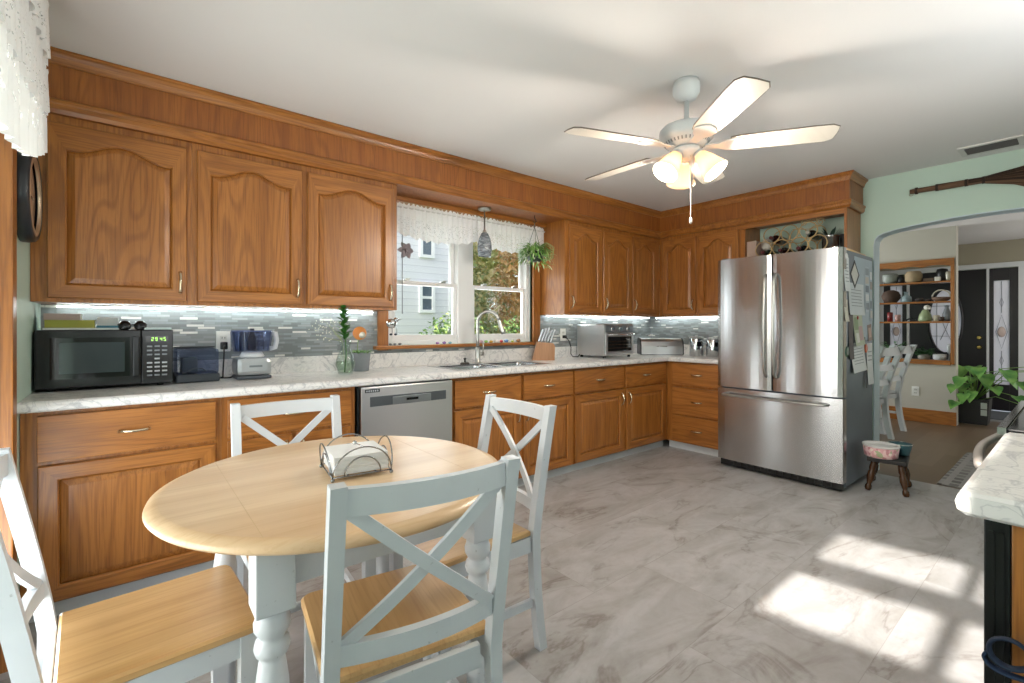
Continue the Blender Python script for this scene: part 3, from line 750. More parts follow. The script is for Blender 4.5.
# microwave with its clutter
mw = thing('microwave', 'black countertop microwave with keypad at the end of the counter', 'microwave', (-4.835, -.17, .906))
MX0, MX1, MYF, MYB, MZ0, MZ1 = -5.085, -4.585, -.300, -.035, .918, 1.186
b = B(); b.box(MX0, MX1, MYF+.02, MYB, MZ0, MZ1, .006); b.done('body', BLACKM, mw)
b = B(); b.box(MX0, -4.713, MYF-.003, MYF+.019, MZ0, MZ1, .005); md = b.done('door', BLACK, mw)
b = B(); b.box(-5.035, -4.755, MYF-.0045, MYF-.0025, .962, 1.150); wd = b.done('window_bezel', M('#0A0B0C', .08), md)
b = B(); b.box(-5.005, -4.775, MYF-.006, MYF-.004, .985, 1.128); b.done('window_glass', M('#3B4347', .06), wd)
b = B(); b.box(-4.745, -4.719, MYF-.028, MYF-.004, .96, 1.155, .006); b.done('handle', M('#1E2124', .2), md)
b = B(); b.box(-4.710, MX1, MYF-.003, MYF+.019, MZ0, MZ1, .004); cp = b.done('control_panel', BLACK, mw)
b = B(); b.box(-4.695, -4.605, MYF-.0045, MYF-.0025, 1.125, 1.155); ds = b.done('display', M('#0B120B', .1), cp)
b = B()
for k, dig in enumerate(((1,1,0,1,1,0,1), (1,1,1,1,0,1,1), (0,1,1,0,0,1,1), (1,0,1,1,0,1,1))):
    x = -4.672 + k*.015 + (.004 if k > 1 else 0); z = 1.131
    for on, (dx, dz, w_, h_) in zip(dig, ((0,.016,.008,.0016),(.0068,.009,.0016,.007),(.0068,.001,.0016,.007),(0,0,.008,.0016),(0,.001,.0016,.007),(0,.009,.0016,.007),(0,.008,.008,.0016))):
        if on: b.box(x+dx, x+dx+w_, MYF-.0055, MYF-.0045, z+dz, z+dz+h_)
b.done('digits', emit('green_digits', (.45, .9, .15), 2.0), ds)
for r in range(8):
    for c_ in range(3):
        if r == 3 and c_ != 1: continue
        b = B(); x = -4.690 + c_*.030; z = 1.108 - r*.0205; b.box(x, x+.021, MYF-.0045, MYF-.0028, z-.008, z, .0008); b.done('key', M('#8F969C' if r < 3 or r > 6 else '#C3C8CC', .5), cp)
for x in (MX0+.05, MX1-.05):
    for y in (MYF+.05, MYB-.03):
        b = B(); b.lathe([(.014, 0), (.014, .0125)], (x, y, .9055), 10); b.done('foot', BLACK, mw)
def box_thing(name, label, cat, x0, x1, y0, y1, z0, z1, mat, bev=.002, group=None):
    b = B(); b.box(x0, x1, y0, y1, z0, z1, bev); return tag(b.done(name, mat, None), label, cat, group)
def book(label, x0, x1, y0, y1, z0, z1, cov, group='books on the microwave'):
    t_ = thing('book', label, 'book', ((x0+x1)/2, (y0+y1)/2, z0), 0, group)
    b = B(); b.box(x0, x1, y0, y1, z0, z0+.0025); b.box(x0, x1, y0, y1, z1-.0025, z1); b.box(x0, x1, y0, y0+.003, z0+.0025, z1-.0025); b.done('cover', M(cov, .5), t_)
    b = B(); b.box(x0+.004, x1-.004, y0+.0035, y1-.004, z0+.003, z1-.003); b.done('pages', M('#D8D6CE', .8), t_)
book('olive green book lying on the microwave', -5.055, -4.885, -.27, -.08, 1.196, 1.232, '#8C8E2E')
book('pink-grey notebook on top of the olive book', -5.06, -4.935, -.25, -.09, 1.2325, 1.262, '#A8948E')
box_thing('paper_stack', 'stack of white papers leaning flat under the olive book', 'papers', -5.06, -4.80, -.28, -.06, 1.1865, 1.1955, M('#D8DCDA', .8), .001)
box_thing('paper_stack', 'white folded papers behind the olive book', 'papers', -4.88, -4.80, -.20, -.05, 1.196, 1.246, M('#DDE2E0', .8), .003)
box_thing('booklet', 'teal booklet flat on the microwave beside the books', 'booklet', -4.879, -4.79, -.275, -.205, 1.196, 1.207, M('#2F6C80', .5), .001)
box_thing('serving_tray', 'white plate edge tray lying on the microwave end', 'tray', -4.70, -4.59, -.285, -.06, 1.1865, 1.197, M('#CFE0E0', .35), .003)
sg = thing('sunglasses', 'black sunglasses lying on the microwave', 'sunglasses', (-4.735, -.25, 1.187))
for x in (-4.775, -4.715):
    b = B(); b.lathe([(.024, 0), (.026, .006), (.022, .012), (.004, .015)], (x, -.268, 1.205), 16, (0, -1, .25)); b.done('lens', M('#0C0E10', .1), sg)
b = B(); b.tube([(-4.752, -.272, 1.21), (-4.745, -.275, 1.213), (-4.738, -.272, 1.21)], .003, 6); b.tube([(-4.80, -.265, 1.212), (-4.80, -.20, 1.195)], .003, 6); b.tube([(-4.69, -.265, 1.212), (-4.705, -.20, 1.201)], .003, 6); b.done('frame', BLACKM, sg)
cs = thing('storage_container', 'low dark charcoal container with smoky clear lid beside the microwave', 'container', (-4.485, -.16, .906))
b = B(); b.box(-4.572, -4.375, -.265, -.04, .906, .950, .008); b.done('base', M('#2A3138', .4), cs)
b = B(); b.box(-4.568, -4.379, -.262, -.045, .9505, 1.082, .012); b.done('lid', TINT, cs)
b = B(); b.box(-4.570, -4.377, -.08, -.043, 1.0825, 1.090, .003); b.done('lid_hinge', M('#1D2328', .3), cs)
b = B(); b.tube([(-4.52, -.267, .965), (-4.505, -.272, .978), (-4.48, -.273, .983), (-4.455, -.272, .978), (-4.44, -.267, .965)], .003, 6); b.done('latch', M('#3A434B', .3), cs)
b = B(); b.box(-4.54, -4.47, -.20, -.10, .956, 1.035, .004); b.done('inner_cup', M('#343B42', .4), cs)
# outlets
def outlet(label, F, u, v, plug=False, name='outlet'):
    t_ = thing(name, label, 'outlet', F(u, v-.06, 0), 0, 'wall outlets')
    b = B(); fbox(b, F, u-.037, u+.037, v-.06, v+.06, .0006, .006, .003); b.done('cover_plate', M('#E9E9E4', .35), t_)
    for dz in (-.02, .02):
        b = B(); fbox(b, F, u-.017, u+.017, v+dz-.014, v+dz+.014, .0055, .008, .003); s_ = b.done('socket', M('#DADAD4', .35), t_)
        b = B()
        for du in (-.007, .007): fbox(b, F, u+du-.0015, u+du+.0015, v+dz-.004, v+dz+.006, .0078, .0085)
        b.done('slots', BLACK, s_)
    return t_
FB = fmap('B', -.0065, 0, 0)
outlet('white outlet on the mosaic behind the food processor', FB, -4.325, 1.115)
outlet('white outlet on the mosaic by the knife block', FB, -1.475, 1.125)
# food processor
fp = thing('food_processor', 'silver food processor with smoky work bowl beside the outlet', 'food processor', (-4.20, -.20, .906))
b = B(); b.box(-4.300, -4.125, -.300, -.125, .908, .927, .008); b.done('base_ring', M('#4C5258', .4), fp)
b = B(); pr = []
b.box(-4.302, -4.123, -.302, -.123, .9275, 1.028, .026); b.done('motor_housing', M('#B7BBBE', .3, .8), fp)
b = B(); b.lathe([(.06, 0), (.065, .004), (.05, .03)], (-4.21, -.205, 1.0285), 24); b.done('coupling', M('#D9DBDC', .3), fp)
b = B(); b.lathe([(.088, 0), (.091, .004), (.104, .112), (.106, .116), (.102, .117), (.086, .006)], (-4.21, -.205, 1.059), 32, cap=False); bw = b.done('work_bowl', TINT, fp)
for k in range(9):
    a = 2*PI*k/9; b = B(); p = Vector((-4.21, -.205, 1.066)); d_ = Vector((math.cos(a), math.sin(a), 0))
    b.beam(p + d_*.094, p + d_*.108 + Vector((0, 0, .105)), .004, .004, d_); b.done('rib', M('#39425C', .25), bw)
b = B(); b.lathe([(.104, 0), (.107, .003), (.104, .006)], (-4.21, -.205, 1.174), 32, cap=False); b.done('rim', M('#55608A', .25), bw)
b = B(); b.lathe([(.02, 0), (.024, .02), (.024, .075), (.016, .09), (.012, .125)], (-4.21, -.205, 1.066), 16); b.done('blade_hub', M('#1B2030', .3), fp)
b = B(); b.tube([(-4.106, -.21, 1.164), (-4.088, -.215, 1.162), (-4.082, -.215, 1.12), (-4.090, -.215, 1.08), (-4.118, -.21, 1.074)], .009, 8, flat=1.6); b.done('handle', M('#C9CCD2', .3), fp)
b = B(); b.box(-4.24, -4.175, -.3045, -.3015, .975, .986); b.done('badge', M('#7E8488', .3, .5), fp)
b = B(); b.tube([(-4.325, -.035, 1.095), (-4.328, -.06, 1.09), (-4.33, -.07, 1.03), (-4.335, -.075, .95), (-4.34, -.10, .912), (-4.355, -.11, .911), (-4.36, -.13, .911), (-4.335, -.15, .911), (-4.315, -.15, .911), (-4.29, -.14, .914)], .004, 8); b.box(-4.343, -4.307, -.045, -.0155, 1.068, 1.112, .006); b.done('power_cord', BLACK, fp)
# vase with a green spray, baby's breath; grey pot with succulents; paper ornament
vs = thing('glass_vase', 'clear glass vase of water holding leafy green stem and white sprigs', 'vase', (-3.715, -.33, .906))
b = B(); b.lathe([(.034, 0), (.042, .004), (.058, .05), (.060, .075), (.048, .115), (.030, .155), (.027, .175), (.040, .205), (.038, .206), (.025, .176), (.028, .155), (.046, .114), (.056, .075), (.054, .05), (.04, .010), (.0, .008)], (-3.715, -.33, .906), 28, cap=False); b.done('glass', glassy('vase_glass', (.93,.97,.95), .02, 1.5), vs)
b = B(); b.lathe([(.038, .012), (.053, .05), (.055, .08), (.0005, .081)], (-3.715, -.33, .906), 24); b.done('water', glassy('vase_water', (.86,.93,.84), .02, 1.2), vs)
b = B(); P0 = Vector((-3.722, -.335, .92)); b.tube([P0, P0+Vector((.012, .004, .12)), P0+Vector((.0, .0, .25)), P0+Vector((-.008, -.004, .395))], [.004,.004,.0035,.002], 7)
for k in range(30):
    z = .19 + k*.0072; p = P0 + Vector((.004-.012*(z-.12)/.27, 0, z)); a = k*2.4
    b.leaf(p, (math.cos(a)*.9, math.sin(a)*.9, .75), .072-.0009*k, .034, curl=.15)
b.done('leafy_stem', leafmat('27591D', '3F7A2C'), vs)
b = B()
for k in range(9):
    e = P0 + Vector((-.05-.16*random.random(), -.05+.1*random.random(), .20+.14*random.random())); b.tube([P0+Vector((0,0,.05)), P0+Vector((-.012, 0, .19)), e], [.0018,.0014,.0008], 5)
b.done('sprig_stems', leafmat('7E8C5A', '93A070'), vs)
b = B()
for k in range(60):
    q_ = random.choice(((-.14,.02,.30),(-.17,-.03,.27),(-.10,.0,.32),(-.09,.03,.25),(-.06,-.03,.29),(-.13,.0,.22)))
    b.ball(P0 + Vector(q_) + Vector((random.gauss(0,.022), random.gauss(0,.02), random.gauss(0,.016))), .0022+.002*random.random(), 1)
b.done('blossoms', M('#DEDDC6', .7), vs)
gp = thing('potted_succulent', 'small plant in a tapered grey pot behind the glass vase', 'potted plant', (-3.555, -.16, .906))
b = B(); b.lathe([(.052, 0), (.054, .004), (.066, .125), (.062, .125), (.055, .108), (0, .108)], (-3.555, -.165, .906), 28, cap=False); b.lathe([(0, 0), (.052, 0)], (-3.555, -.165, .906), 28, cap=False); b.done('pot', M('#7F8388', .75), gp)
b = B()
for k in range(46):
    a = k*2.4; r = .05*math.sqrt(k/46); b.leaf((-3.555+r*math.cos(a), -.165+r*math.sin(a), 1.008), (math.cos(a)*.8, math.sin(a)*.8, .9), .04+.025*random.random(), .018, curl=.2)
b.done('foliage', leafmat('5E8B4A', '90B070'), gp)
po = thing('plant_pick', 'round orange and white ornament on a stick in the grey pot', 'ornament', (-3.565, -.15, 1.01))
b = B(); b.tube([(-3.575, -.155, 1.01), (-3.565, -.15, 1.12)], .002, 6); b.done('stick', leafmat('6B8B3A', '7D9A48'), po)
b = B(); b.lathe([(.001, -.004), (.043, -.003), (.045, 0), (.043, .003), (.001, .004)], (-3.555, -.15, 1.158), 24, (-.3, -1, .1)); b.done('disc', M('#D88A46', .5), po)
b = B(); b.lathe([(.001, .0045), (.026, .0055), (.001, .0075)], (-3.543, -.152, 1.148), 20, (-.3, -1, .1)); b.done('white_half', M('#F3EFE8', .5), po)

# sink and faucet
sk = thing('kitchen_sink', 'double bowl stainless steel sink set in the worktop', 'sink', ((SX0+SX1)/2, (SY0+SY1)/2, .75))
def basin(b, x0, x1, y0, y1, z1, dep, rad=.05):
    def rr(i, z):
        pts = []
        for cx_, cy_, a0 in ((x1-rad, y1-rad, 0), (x0+rad, y1-rad, PI/2), (x0+rad, y0+rad, PI), (x1-rad, y0+rad, 1.5*PI)):
            for k in range(5):
                a = a0 + PI/2*k/4; pts.append(b.bm.verts.new((cx_+(rad-i)*math.cos(a), cy_+(rad-i)*math.sin(a), z)))
        return pts
    rows = [rr(-.006, z1), rr(0, z1-.001), rr(.004, z1-.02), rr(.012, z1-dep+.02), rr(.035, z1-dep)]
    for A, D in zip(rows, rows[1:]):
        for j in range(20): b._f([A[j], A[(j+1)%20], D[(j+1)%20], D[j]], True)
    b._f(rows[-1])
xm = -2.60
b = B(); z = .9085
for x0, x1, y0, y1 in ((SX0-.012, SX1+.012, SY1-.06, SY1+.012), (SX0-.012, SX1+.012, SY0-.012, SY0+.03), (SX0-.012, SX0+.03, SY0+.03, SY1-.06), (SX1-.03, SX1+.012, SY0+.03, SY1-.06), (xm-.02, xm+.02, SY0+.03, SY1-.06)): b.box(x0, x1, y0, y1, .9055, z)
b.done('rim', steel('X', 'sink_steel', 'CBCDCF', .22), sk)
for x0, x1 in ((SX0+.024, xm-.014), (xm+.014, SX1-.024)):
    b = B(); basin(b, x0, x1, SY0+.024, SY1-.054, z-.0005, .155); o = b.done('basin', steel('X', 'basin_steel', 'B4B7BA', .25), sk)
    b = B(); b.lathe([(.035, 0), (.04, .002), (.02, .003)], ((x0+x1)/2, (SY0+SY1)/2-.01, z-.1555), 20); b.done('drain', CHROME, o)
fc = thing('kitchen_faucet', 'tall brushed nickel gooseneck pull-down faucet behind the sink', 'faucet', (-2.60, -.165, .9085))
bx, by = -2.60, -.168
b = B(); b.lathe([(.028, 0), (.028, .008), (.023, .012), (.022, .06), (.019, .10), (.0165, .13)], (bx, by, .9085), 20); b.done('body', NICKEL, fc)
dv = Vector((.66, -.75, 0)).normalized(); b = B(); pts = [Vector((bx, by, 1.03)), Vector((bx, by, 1.10)), Vector((bx, by, 1.20))]; R_ = .088
for k in range(1, 15):
    a = PI*k/14*0.93; pts.append(Vector((bx, by, 1.235)) + dv*(R_*(1-math.cos(a))) + Vector((0, 0, R_*math.sin(a))))
b.tube(pts, .0125, 12); b.done('spout', NICKEL, fc)
e = pts[-1]; dd_ = (pts[-1]-pts[-2]).normalized(); b = B(); b.lathe([(.0145, 0), (.0155, .01), (.0175, .05), (.020, .10), (.018, .112)], e, 16, dd_); sp = b.done('spray_head', NICKEL, fc)
b = B(); b.lathe([(.0165, .105), (.0165, .1135)], e, 16, dd_); b.box(e.x+.014, e.x+.023, e.y-.01, e.y-.001, e.z-.085, e.z-.045, .002); b.done('spray_face', BLACK, sp)
b = B(); b.tube([(bx+.012, by-.004, .985), (bx+.05, by-.012, .985)], .0155, 12); b.tube([(bx+.042, by-.011, .995), (bx+.044, by-.016, 1.03), (bx+.04, by-.02, 1.075)], [.007,.006,.0045], 8); b.done('lever_handle', NICKEL, fc)
sd = thing('sink_stopper', 'small dark rubber sink plug beside the faucet', 'plug', (-2.72, -.165, .9085))
b = B(); b.lathe([(.036, 0), (.038, .006), (.03, .014)], (-2.72, -.165, .909), 18); b.done('disc', M('#3B332E', .5), sd)
b = B(); b.lathe([(.009, 0), (.007, .018), (.013, .03), (.004, .036)], (-2.72, -.165, .9235), 12); b.done('grip', M('#2A2421', .5), sd)
# knife block
kb = thing('knife_block', 'wooden knife block full of steel knives by the sink', 'knife block', (-1.91, -.14, .906))
yaw = math.radians(-39)
def kmap(u, v, n): # u side, v height, n depth
    x, y = u, n; return (-1.885 + x*math.cos(yaw) - y*math.sin(yaw), -.17 + x*math.sin(yaw) + y*math.cos(yaw), .9055+v)
b = B(); side = [(-.105, 0), (.095, 0), (.098, .125), (.085, .150), (-.06, .162)]
b.prism(side, lambda p, q, h: kmap(p, q, h-.055), .11); b.done('block', lightwood('Z', 'B98C6A', 'A47653', '7E5534', .03), kb)
for r in range(2):
    for k in range(5):
        b = B(); u0 = -.043 + .026*k; v0 = .1605 - .083*(u0+.06); n_ = -.028 + .056*r
        p = Vector(kmap(u0, v0, n_)); q = Vector(kmap(u0+.045, v0+.118+.008*(k % 3), n_))
        b.tube([p, p.lerp(q, .12), p.lerp(q, .5), p.lerp(q, .93), q], [.006,.0075,.0068,.0085,.006], 8, flat=1.3); b.done('knife_handle', M('#C9CDD3', .25, .6), kb)
# toaster oven
to = thing('toaster_oven', 'stainless toaster oven with three knobs in the counter corner', 'toaster oven', (-1.08, -.26, .906))
DXT = .035
b = B(); b.box(-1.372+DXT, -.92+DXT, -.405, -.06, .928, 1.228, .014); b.done('body', STEELX, to)
b = B(); b.box(-1.355+DXT, -.935+DXT, -.413, -.4055, 1.148, 1.216, .004); fa = b.done('control_fascia', M('#8C9094', .3, .8), to)
for k in range(3):
    x = -1.27 + k*.115 + DXT; b = B(); b.lathe([(.024, 0), (.023, .016), (.018, .02)], (x, -.413, 1.182), 16, (0, -1, 0)); b.done('knob', CHROME, fa)
b = B(); ring(b, -1.355+DXT, -.935+DXT, .940, 1.140, .03, -.415, -.4055); td = b.done('door', STEELX, to)
b = B(); b.box(-1.324+DXT, -.966+DXT, -.411, -.4065, .971, 1.109); b.done('door_glass', M('#15110F', .06), td)
b = B(); b.tube([(-1.335+DXT, -.414, 1.126), (-1.335+DXT, -.447, 1.128), (-.955+DXT, -.447, 1.128), (-.955+DXT, -.414, 1.126)], .0085, 8); b.done('handle', CHROME, td)
for k in range(3):
    b = B(); b.tube([(-1.32+DXT, -.4125, 1.0+.032*k), (-.97+DXT, -.4125, 1.0+.032*k)], .0016, 5); b.done('rack_wire', M('#6A5238', .3, .8), td)
for x in (-1.33+DXT, -.96+DXT):
    for y in (-.375, -.09):
        b = B(); b.lathe([(.014, 0), (.016, .008), (.012, .0215)], (x, y, .9058), 12); b.done('foot', BLACK, to)
b = B(); b.tube([(-1.475, -.045, 1.105), (-1.47, -.06, 1.09), (-1.44, -.06, 1.06), (-1.415, -.06, 1.0), (-1.43, -.07, .94), (-1.42, -.09, .912), (-1.36, -.10, .911), (-1.315, -.10, .95)], .0045, 8); b.box(-1.49, -1.46, -.05, -.0155, 1.09, 1.12, .005); b.done('power_cord', BLACK, to)
# bread box
bb = thing('bread_box', 'brushed steel roll-top bread box in the corner', 'bread box', (-.345, -.345, .906), math.radians(-45))
b = B(); prof = [(-.11, .004), (.105, .004), (.105, .13), (.09, .155), (.05, .172), (.0, .176), (-.05, .168), (-.09, .14), (-.11, .09)]
b.prism([(p[0], p[1]) for p in prof], lambda p, q, h: (h-.21, p, q), .42); b.done('shell', STEELX, bb, world=False)
for x in (-.221, .211):
    b = B(); b.prism([(p[0]*1.05, .002+p[1]*1.03) for p in prof], lambda p, q, h: (h+x, p, q), .010); b.done('end_cap', M('#2A2D30', .3, .5), bb, world=False)
b = B(); b.box(-.218, .218, -.118, .108, .0005, .006, .002); b.done('base', BLACK, bb, world=False)
b = B(); b.tube([(-.05, -.112, .09), (-.045, -.128, .092), (.045, -.128, .092), (.05, -.112, .09)], .005, 8); b.done('handle', CHROME, bb, world=False)
# canisters
for k, (x, y, r, h_, lab) in enumerate(((-.30, -.74, .068, .195, 'taller steel canister beside the bread box'), (-.26, -.90, .072, .185, 'shorter steel canister nearest the fridge'))):
    t_ = thing('canister', lab, 'canister', (x, y, .906), math.radians(-40), 'steel canisters')
    b = B(); b.lathe([(r*.97, 0), (r, .004), (r, h_-.02), (r*.985, h_-.018)], (0,0,0), 32); b.done('body', CHROME, t_, world=False)
    b = B(); b.lathe([(r*1.01, h_-.0175), (r*1.01, h_-.004), (r*.9, h_)], (0,0,0), 32); b.lathe([(.010, h_+.0005), (.016, h_+.012), (.006, h_+.016)], (0,0,0), 14); b.done('lid', M('#B8BABC', .3, .9), t_, world=False)
    b = B(); b.box(-.022, .022, -r-.004, -r+.001, .10, .145, .002); b.done('view_window', BLACK, t_, world=False)
box_thing('spice_tin', 'slim dark tin hidden between canister and fridge', 'tin', -.20, -.13, -1.05, -.99, .906, 1.06, M('#3E474B', .4), .004)

# ================================================================== TABLE AND CHAIRS
TC = Vector((-4.240, -1.790)); TR = .495
tb = thing('dining_table', 'round drop-leaf table with light wood top and white turned legs', 'table', (TC.x, TC.y, 0), 0)
b = B(); b.lathe([(TR-.022, .724), (TR-.006, .727), (TR, .735), (TR-.004, .745), (TR-.020, .752), (TR-.030, .755)], (0,0,0), 96); b.done('tabletop', TABLEW, tb, world=False)
b = B()
for x in (-.30, .30): b.box(x-.0006, x+.0006, -math.sqrt(TR**2-x*x)+.03, math.sqrt(TR**2-x*x)-.03, .7549, .7553)
b.done('leaf_seam', M('#CDAE84', .5), tb, world=False)
b = B(); b.box(-.27, .27, -.33, -.312, .62, .7235, .002); b.box(-.27, .27, .312, .33, .62, .7235, .002); b.box(-.284, -.266, -.312, .312, .62, .7235, .002); b.box(.266, .284, -.312, .312, .62, .7235, .002); b.done('apron', CHAIRW, tb, world=False)
for sx in (-1, 1):
    for sy in (-1, 1):
        b = B(); x, y = sx*.275, sy*.325; b.box(x-.04, x+.04, y-.04, y+.04, .585, .7235, .004)
        b.lathe([(.022, 0), (.026, .012), (.029, .05), (.033, .20), (.036, .34), (.034, .42), (.027, .47), (.024, .478), (.033, .487), (.037, .50), (.034, .515), (.025, .522), (.030, .53), (.037, .542), (.038, .556), (.033, .57), (.034, .586)], (x, y, 0), 24); b.done('leg', CHAIRW, tb, world=False)
def make_chair(label, loc, rz):
    t_ = thing('dining_chair', label, 'chair', loc, rz, 'X-back dining chairs')
    W = .205; pw = .031
    b = B(); N = 1
    # seat: rounded-corner slab, slightly wider at the front
    pts = [(-.195, -.20), (.195, -.20)]
    for cx_, cy_, a0 in ((.172, .160, 0), (-.172, .160, PI/2)):
        for k in range(6): a = a0 + PI/2*k/5; pts.append((cx_ + .028*math.cos(a), cy_ + .028*math.sin(a)))
    ins = [(p[0]*.97, p[1]*.97) for p in pts]
    rows = [[b.bm.verts.new((p[0], p[1], z)) for p in pp] for pp, z in ((ins, .432), (pts, .437), (pts, .450), (ins, .456))]
    for A, D in zip(rows, rows[1:]):
        for j in range(len(A)): b._f([A[j], A[(j+1)%len(A)], D[(j+1)%len(A)], D[j]])
    b._f(rows[0]); b._f(rows[-1]); b.done('seat', SEATW, t_, world=False)
    def yb(z): # centreline of the back posts
        if z < .43: return -.222 - .035*(1-z/.43)**2
        return -.222 - .085*((z-.43)/.47)**1.15
    zs = [0, .1, .2, .3, .40, .43, .50, .60, .70, .80, .90]
    for s_ in (-1, 1):
        b = B(); b.sweep([((s_*.19, yb(z), z), (1,0,0), (0, 1, 0)) for z in zs], [(-pw/2, -.018), (pw/2, -.018), (pw/2, .018), (-pw/2, .018)]); b.done('back_post', CHAIRW, t_, world=False)
        b = B(); b.sweep([((s_*.172, .155, z), (1,0,0), (0,1,0)) for z in (0, .39, .431)], [(-.019, -.019), (.019, -.019), (.019, .019), (-.019, .019)])
        b.done('front_leg', CHAIRW, t_, world=False)
    def rail(z0, z1, bow, th, name):
        b = B(); P = []
        for k in range(13):
            q = k/12*2-1; zc = (z0+z1)/2; P.append(((q*.174, yb(zc) - bow*(1-q*q), zc), (0, 1, 0), (0, 0, 1)))
        h_ = (z1-z0)/2; b.sweep(P, [(-th/2, -h_), (th/2, -h_), (th/2, h_), (-th/2, h_)]); b.done(name, CHAIRW, t_, world=False)
    rail(.838, .891, .028, .020, 'top_rail'); rail(.512, .555, .024, .020, 'lower_rail')
    for s_ in (-1, 1):
        b = B(); P = []
        for k in range(9):
            q = k/8; x = s_*(-.168 + .336*q); z = .548 + (.846-.548)*q; P.append(((x, yb(z) - .024*(1-(x/.174)**2) + (.0055*s_), z), (0, 1, 0), Vector((-.298*s_, 0, .336)).normalized()))
        b.sweep(P, [(-.0055, -.0135), (.0055, -.0135), (.0055, .0135), (-.0055, .0135)]); b.done('cross_slat', CHAIRW, t_, world=False)
    b = B(); b.box(-.153, .153, .146, .164, .375, .4315, .002); b.box(-.156, .156, -.221, -.203, .375, .4315, .002)
    for s_ in (-1, 1): b.beam((s_*.173, .136, .403), (s_*.188, -.20, .403), .018, .056)
    b.done('seat_apron', CHAIRW, t_, world=False)
    for s_ in (-1, 1):
        b = B(); b.beam((s_*.173, .136, .185), (s_*.189, -.21, .185), .016, .028); b.done('stretcher', CHAIRW, t_, world=False)
    b = B(); b.beam((-.18, -.02, .185), (.18, -.02, .185), .016, .026); b.done('stretcher', CHAIRW, t_, world=False)
    return t_
ch = make_chair('white X-back chair in the foreground with its back to the camera', (-4.221, -2.078, 0), math.radians(-8.5))
dup(ch, (-3.820, -1.764, 0), math.radians(90), 'white X-back chair on the dishwasher and sink side of the table')
dup(ch, (-4.258, -1.455, 0), math.radians(178), 'white X-back chair standing against the base cabinet drawers')
dup(ch, (-4.690, -1.740, 0), math.radians(-87), 'white X-back chair by the patio door, cut off by the frame')
# napkin holder
nh = thing('napkin_holder', 'looped wire napkin holder on the table', 'napkin holder', (-4.215, -1.815, .7555), math.radians(-7))
nw = .085
b = B()
for s_ in (-1, 1):
    b.tube([(-nw, s_*nw, .012), (nw, s_*nw, .012)], .0022, 6); b.tube([(s_*nw, -nw, .012), (s_*nw, nw, .012)], .0022, 6)
    b.tube([(s_*.04, -nw, .012), (s_*.04, nw, .012)], .0022, 6)
for x in (-nw, nw):
    for y in (-nw, nw): b.ball((x, y, .006), .006, 2)
b.done('base_frame', WIRE, nh, world=False)
for side in range(4):
    R4 = Matrix.Rotation(side*PI/2, 3, 'Z')
    for r_, tilt in ((nw, .012), (nw*.62, .004)):
        b = B(); b.tube([R4 @ Vector((r_*math.cos(PI*k/18), -nw - tilt*math.sin(PI*k/18), .012 + (.082 if r_ == nw else .052)*math.sin(PI*k/18))) for k in range(19)], .0021, 7); b.done('loop', WIRE, nh, world=False)
b = B(); b.ball((-.005, -.01, .089), .007, 2); b.tube([(-.0005, -nw-.012, .094), (-.005, -.01, .089)], .002, 6); b.done('bar_knob', CHROME, nh, world=False)
nk = thing('napkin_stack', 'stack of white paper napkins in the wire holder', 'napkins', (-4.215, -1.815, .770), math.radians(-7))
b = B()
for k in range(14):
    j = random.uniform(-.002, .002); b.box(-.078+j, .078+j, -.078+j, .078-j, .0005+k*.0038, .0038+k*.0038, .0012)
b.done('napkins', M('#EDEDED', .85), nk, world=False)

# ================================================================== CEILING FAN
fx, fy = -2.60, -1.98
fan = thing('ceiling_fan', 'white five blade ceiling fan with three lit glass shades', 'ceiling fan', (fx, fy, H))
FW = M('#D6D9DA', .35); SH = {}
b = B(); b.lathe([(.060, -.001), (.066, -.03), (.064, -.06), (.048, -.088), (.024, -.098), (.014, -.0985)], (0,0,0), 32); b.done('canopy', FW, fan, world=False)
b = B(); b.lathe([(.0125, -.099), (.0125, -.195), (.022, -.198), (.024, -.216)], (0,0,0), 16); b.done('downrod', FW, fan, world=False)
b = B(); b.lathe([(.03, -.0165), (.075, -.0205), (.115, -.0305), (.128, -.0455), (.130, -.0755), (.126, -.0925), (.110, -.1025), (.10, -.1155), (.075, -.1285), (.06, -.1305)], (0,0,-.20), 40); mo = b.done('motor_housing', FW, fan, world=False)
b = B()
for k in range(36):
    a = 2*PI*k/36; d_ = Vector((math.cos(a), math.sin(a), 0)); b.beam(d_*.108 + Vector((0,0,-.3055)), d_*.098 + Vector((0,0,-.3175)), .006, .003, d_)
b.done('vent_slots', M('#8B8F90', .5), mo, world=False)
BT = NT('fan_blade_white'); n_ = BT.noise(BT.coords((3, 40, 3)), 1, 3); BT.base(BT.mix(n_, hexc('DAD4C8'), hexc('CFC8BB'))); BT.set(Roughness=.4)
BZ = -.332
for k in range(5):
    az = math.radians(16 + 72*k); pit = math.radians(-11)
    Rm = Matrix.Rotation(az, 3, 'Z') @ Matrix.Rotation(pit, 3, 'X')
    out = [(.20, -.052), (.24, -.060), (.55, -.068), (.618, -.066), (.648, -.048), (.652, .0), (.648, .048), (.618, .066), (.55, .068), (.24, .060), (.20, .052)]
    b = B(); b.prism(out, lambda p, q, h: Rm @ Vector((p, q, h)) + Vector((0,0,BZ)), .006); bl = b.done('blade', [BT.m], fan, world=False)
    b = B(); edge = [Rm @ Vector((p, q, .003)) + Vector((0,0,BZ)) for p, q in out]; b.tube(edge, .0036, 5, closed=True); b.done('edge_band', M('#6F6459', .5), bl, world=False)
    b = B(); arm = [(.085, -.018), (.15, -.022), (.185, -.045), (.23, -.052), (.265, -.03), (.28, 0), (.265, .03), (.23, .052), (.185, .045), (.15, .022), (.085, .018)]
    b.prism(arm, lambda p, q, h: Rm @ Vector((p, q, h-.006)) + Vector((0,0,BZ)), .0055)
    b.done('blade_iron', FW, bl, world=False)
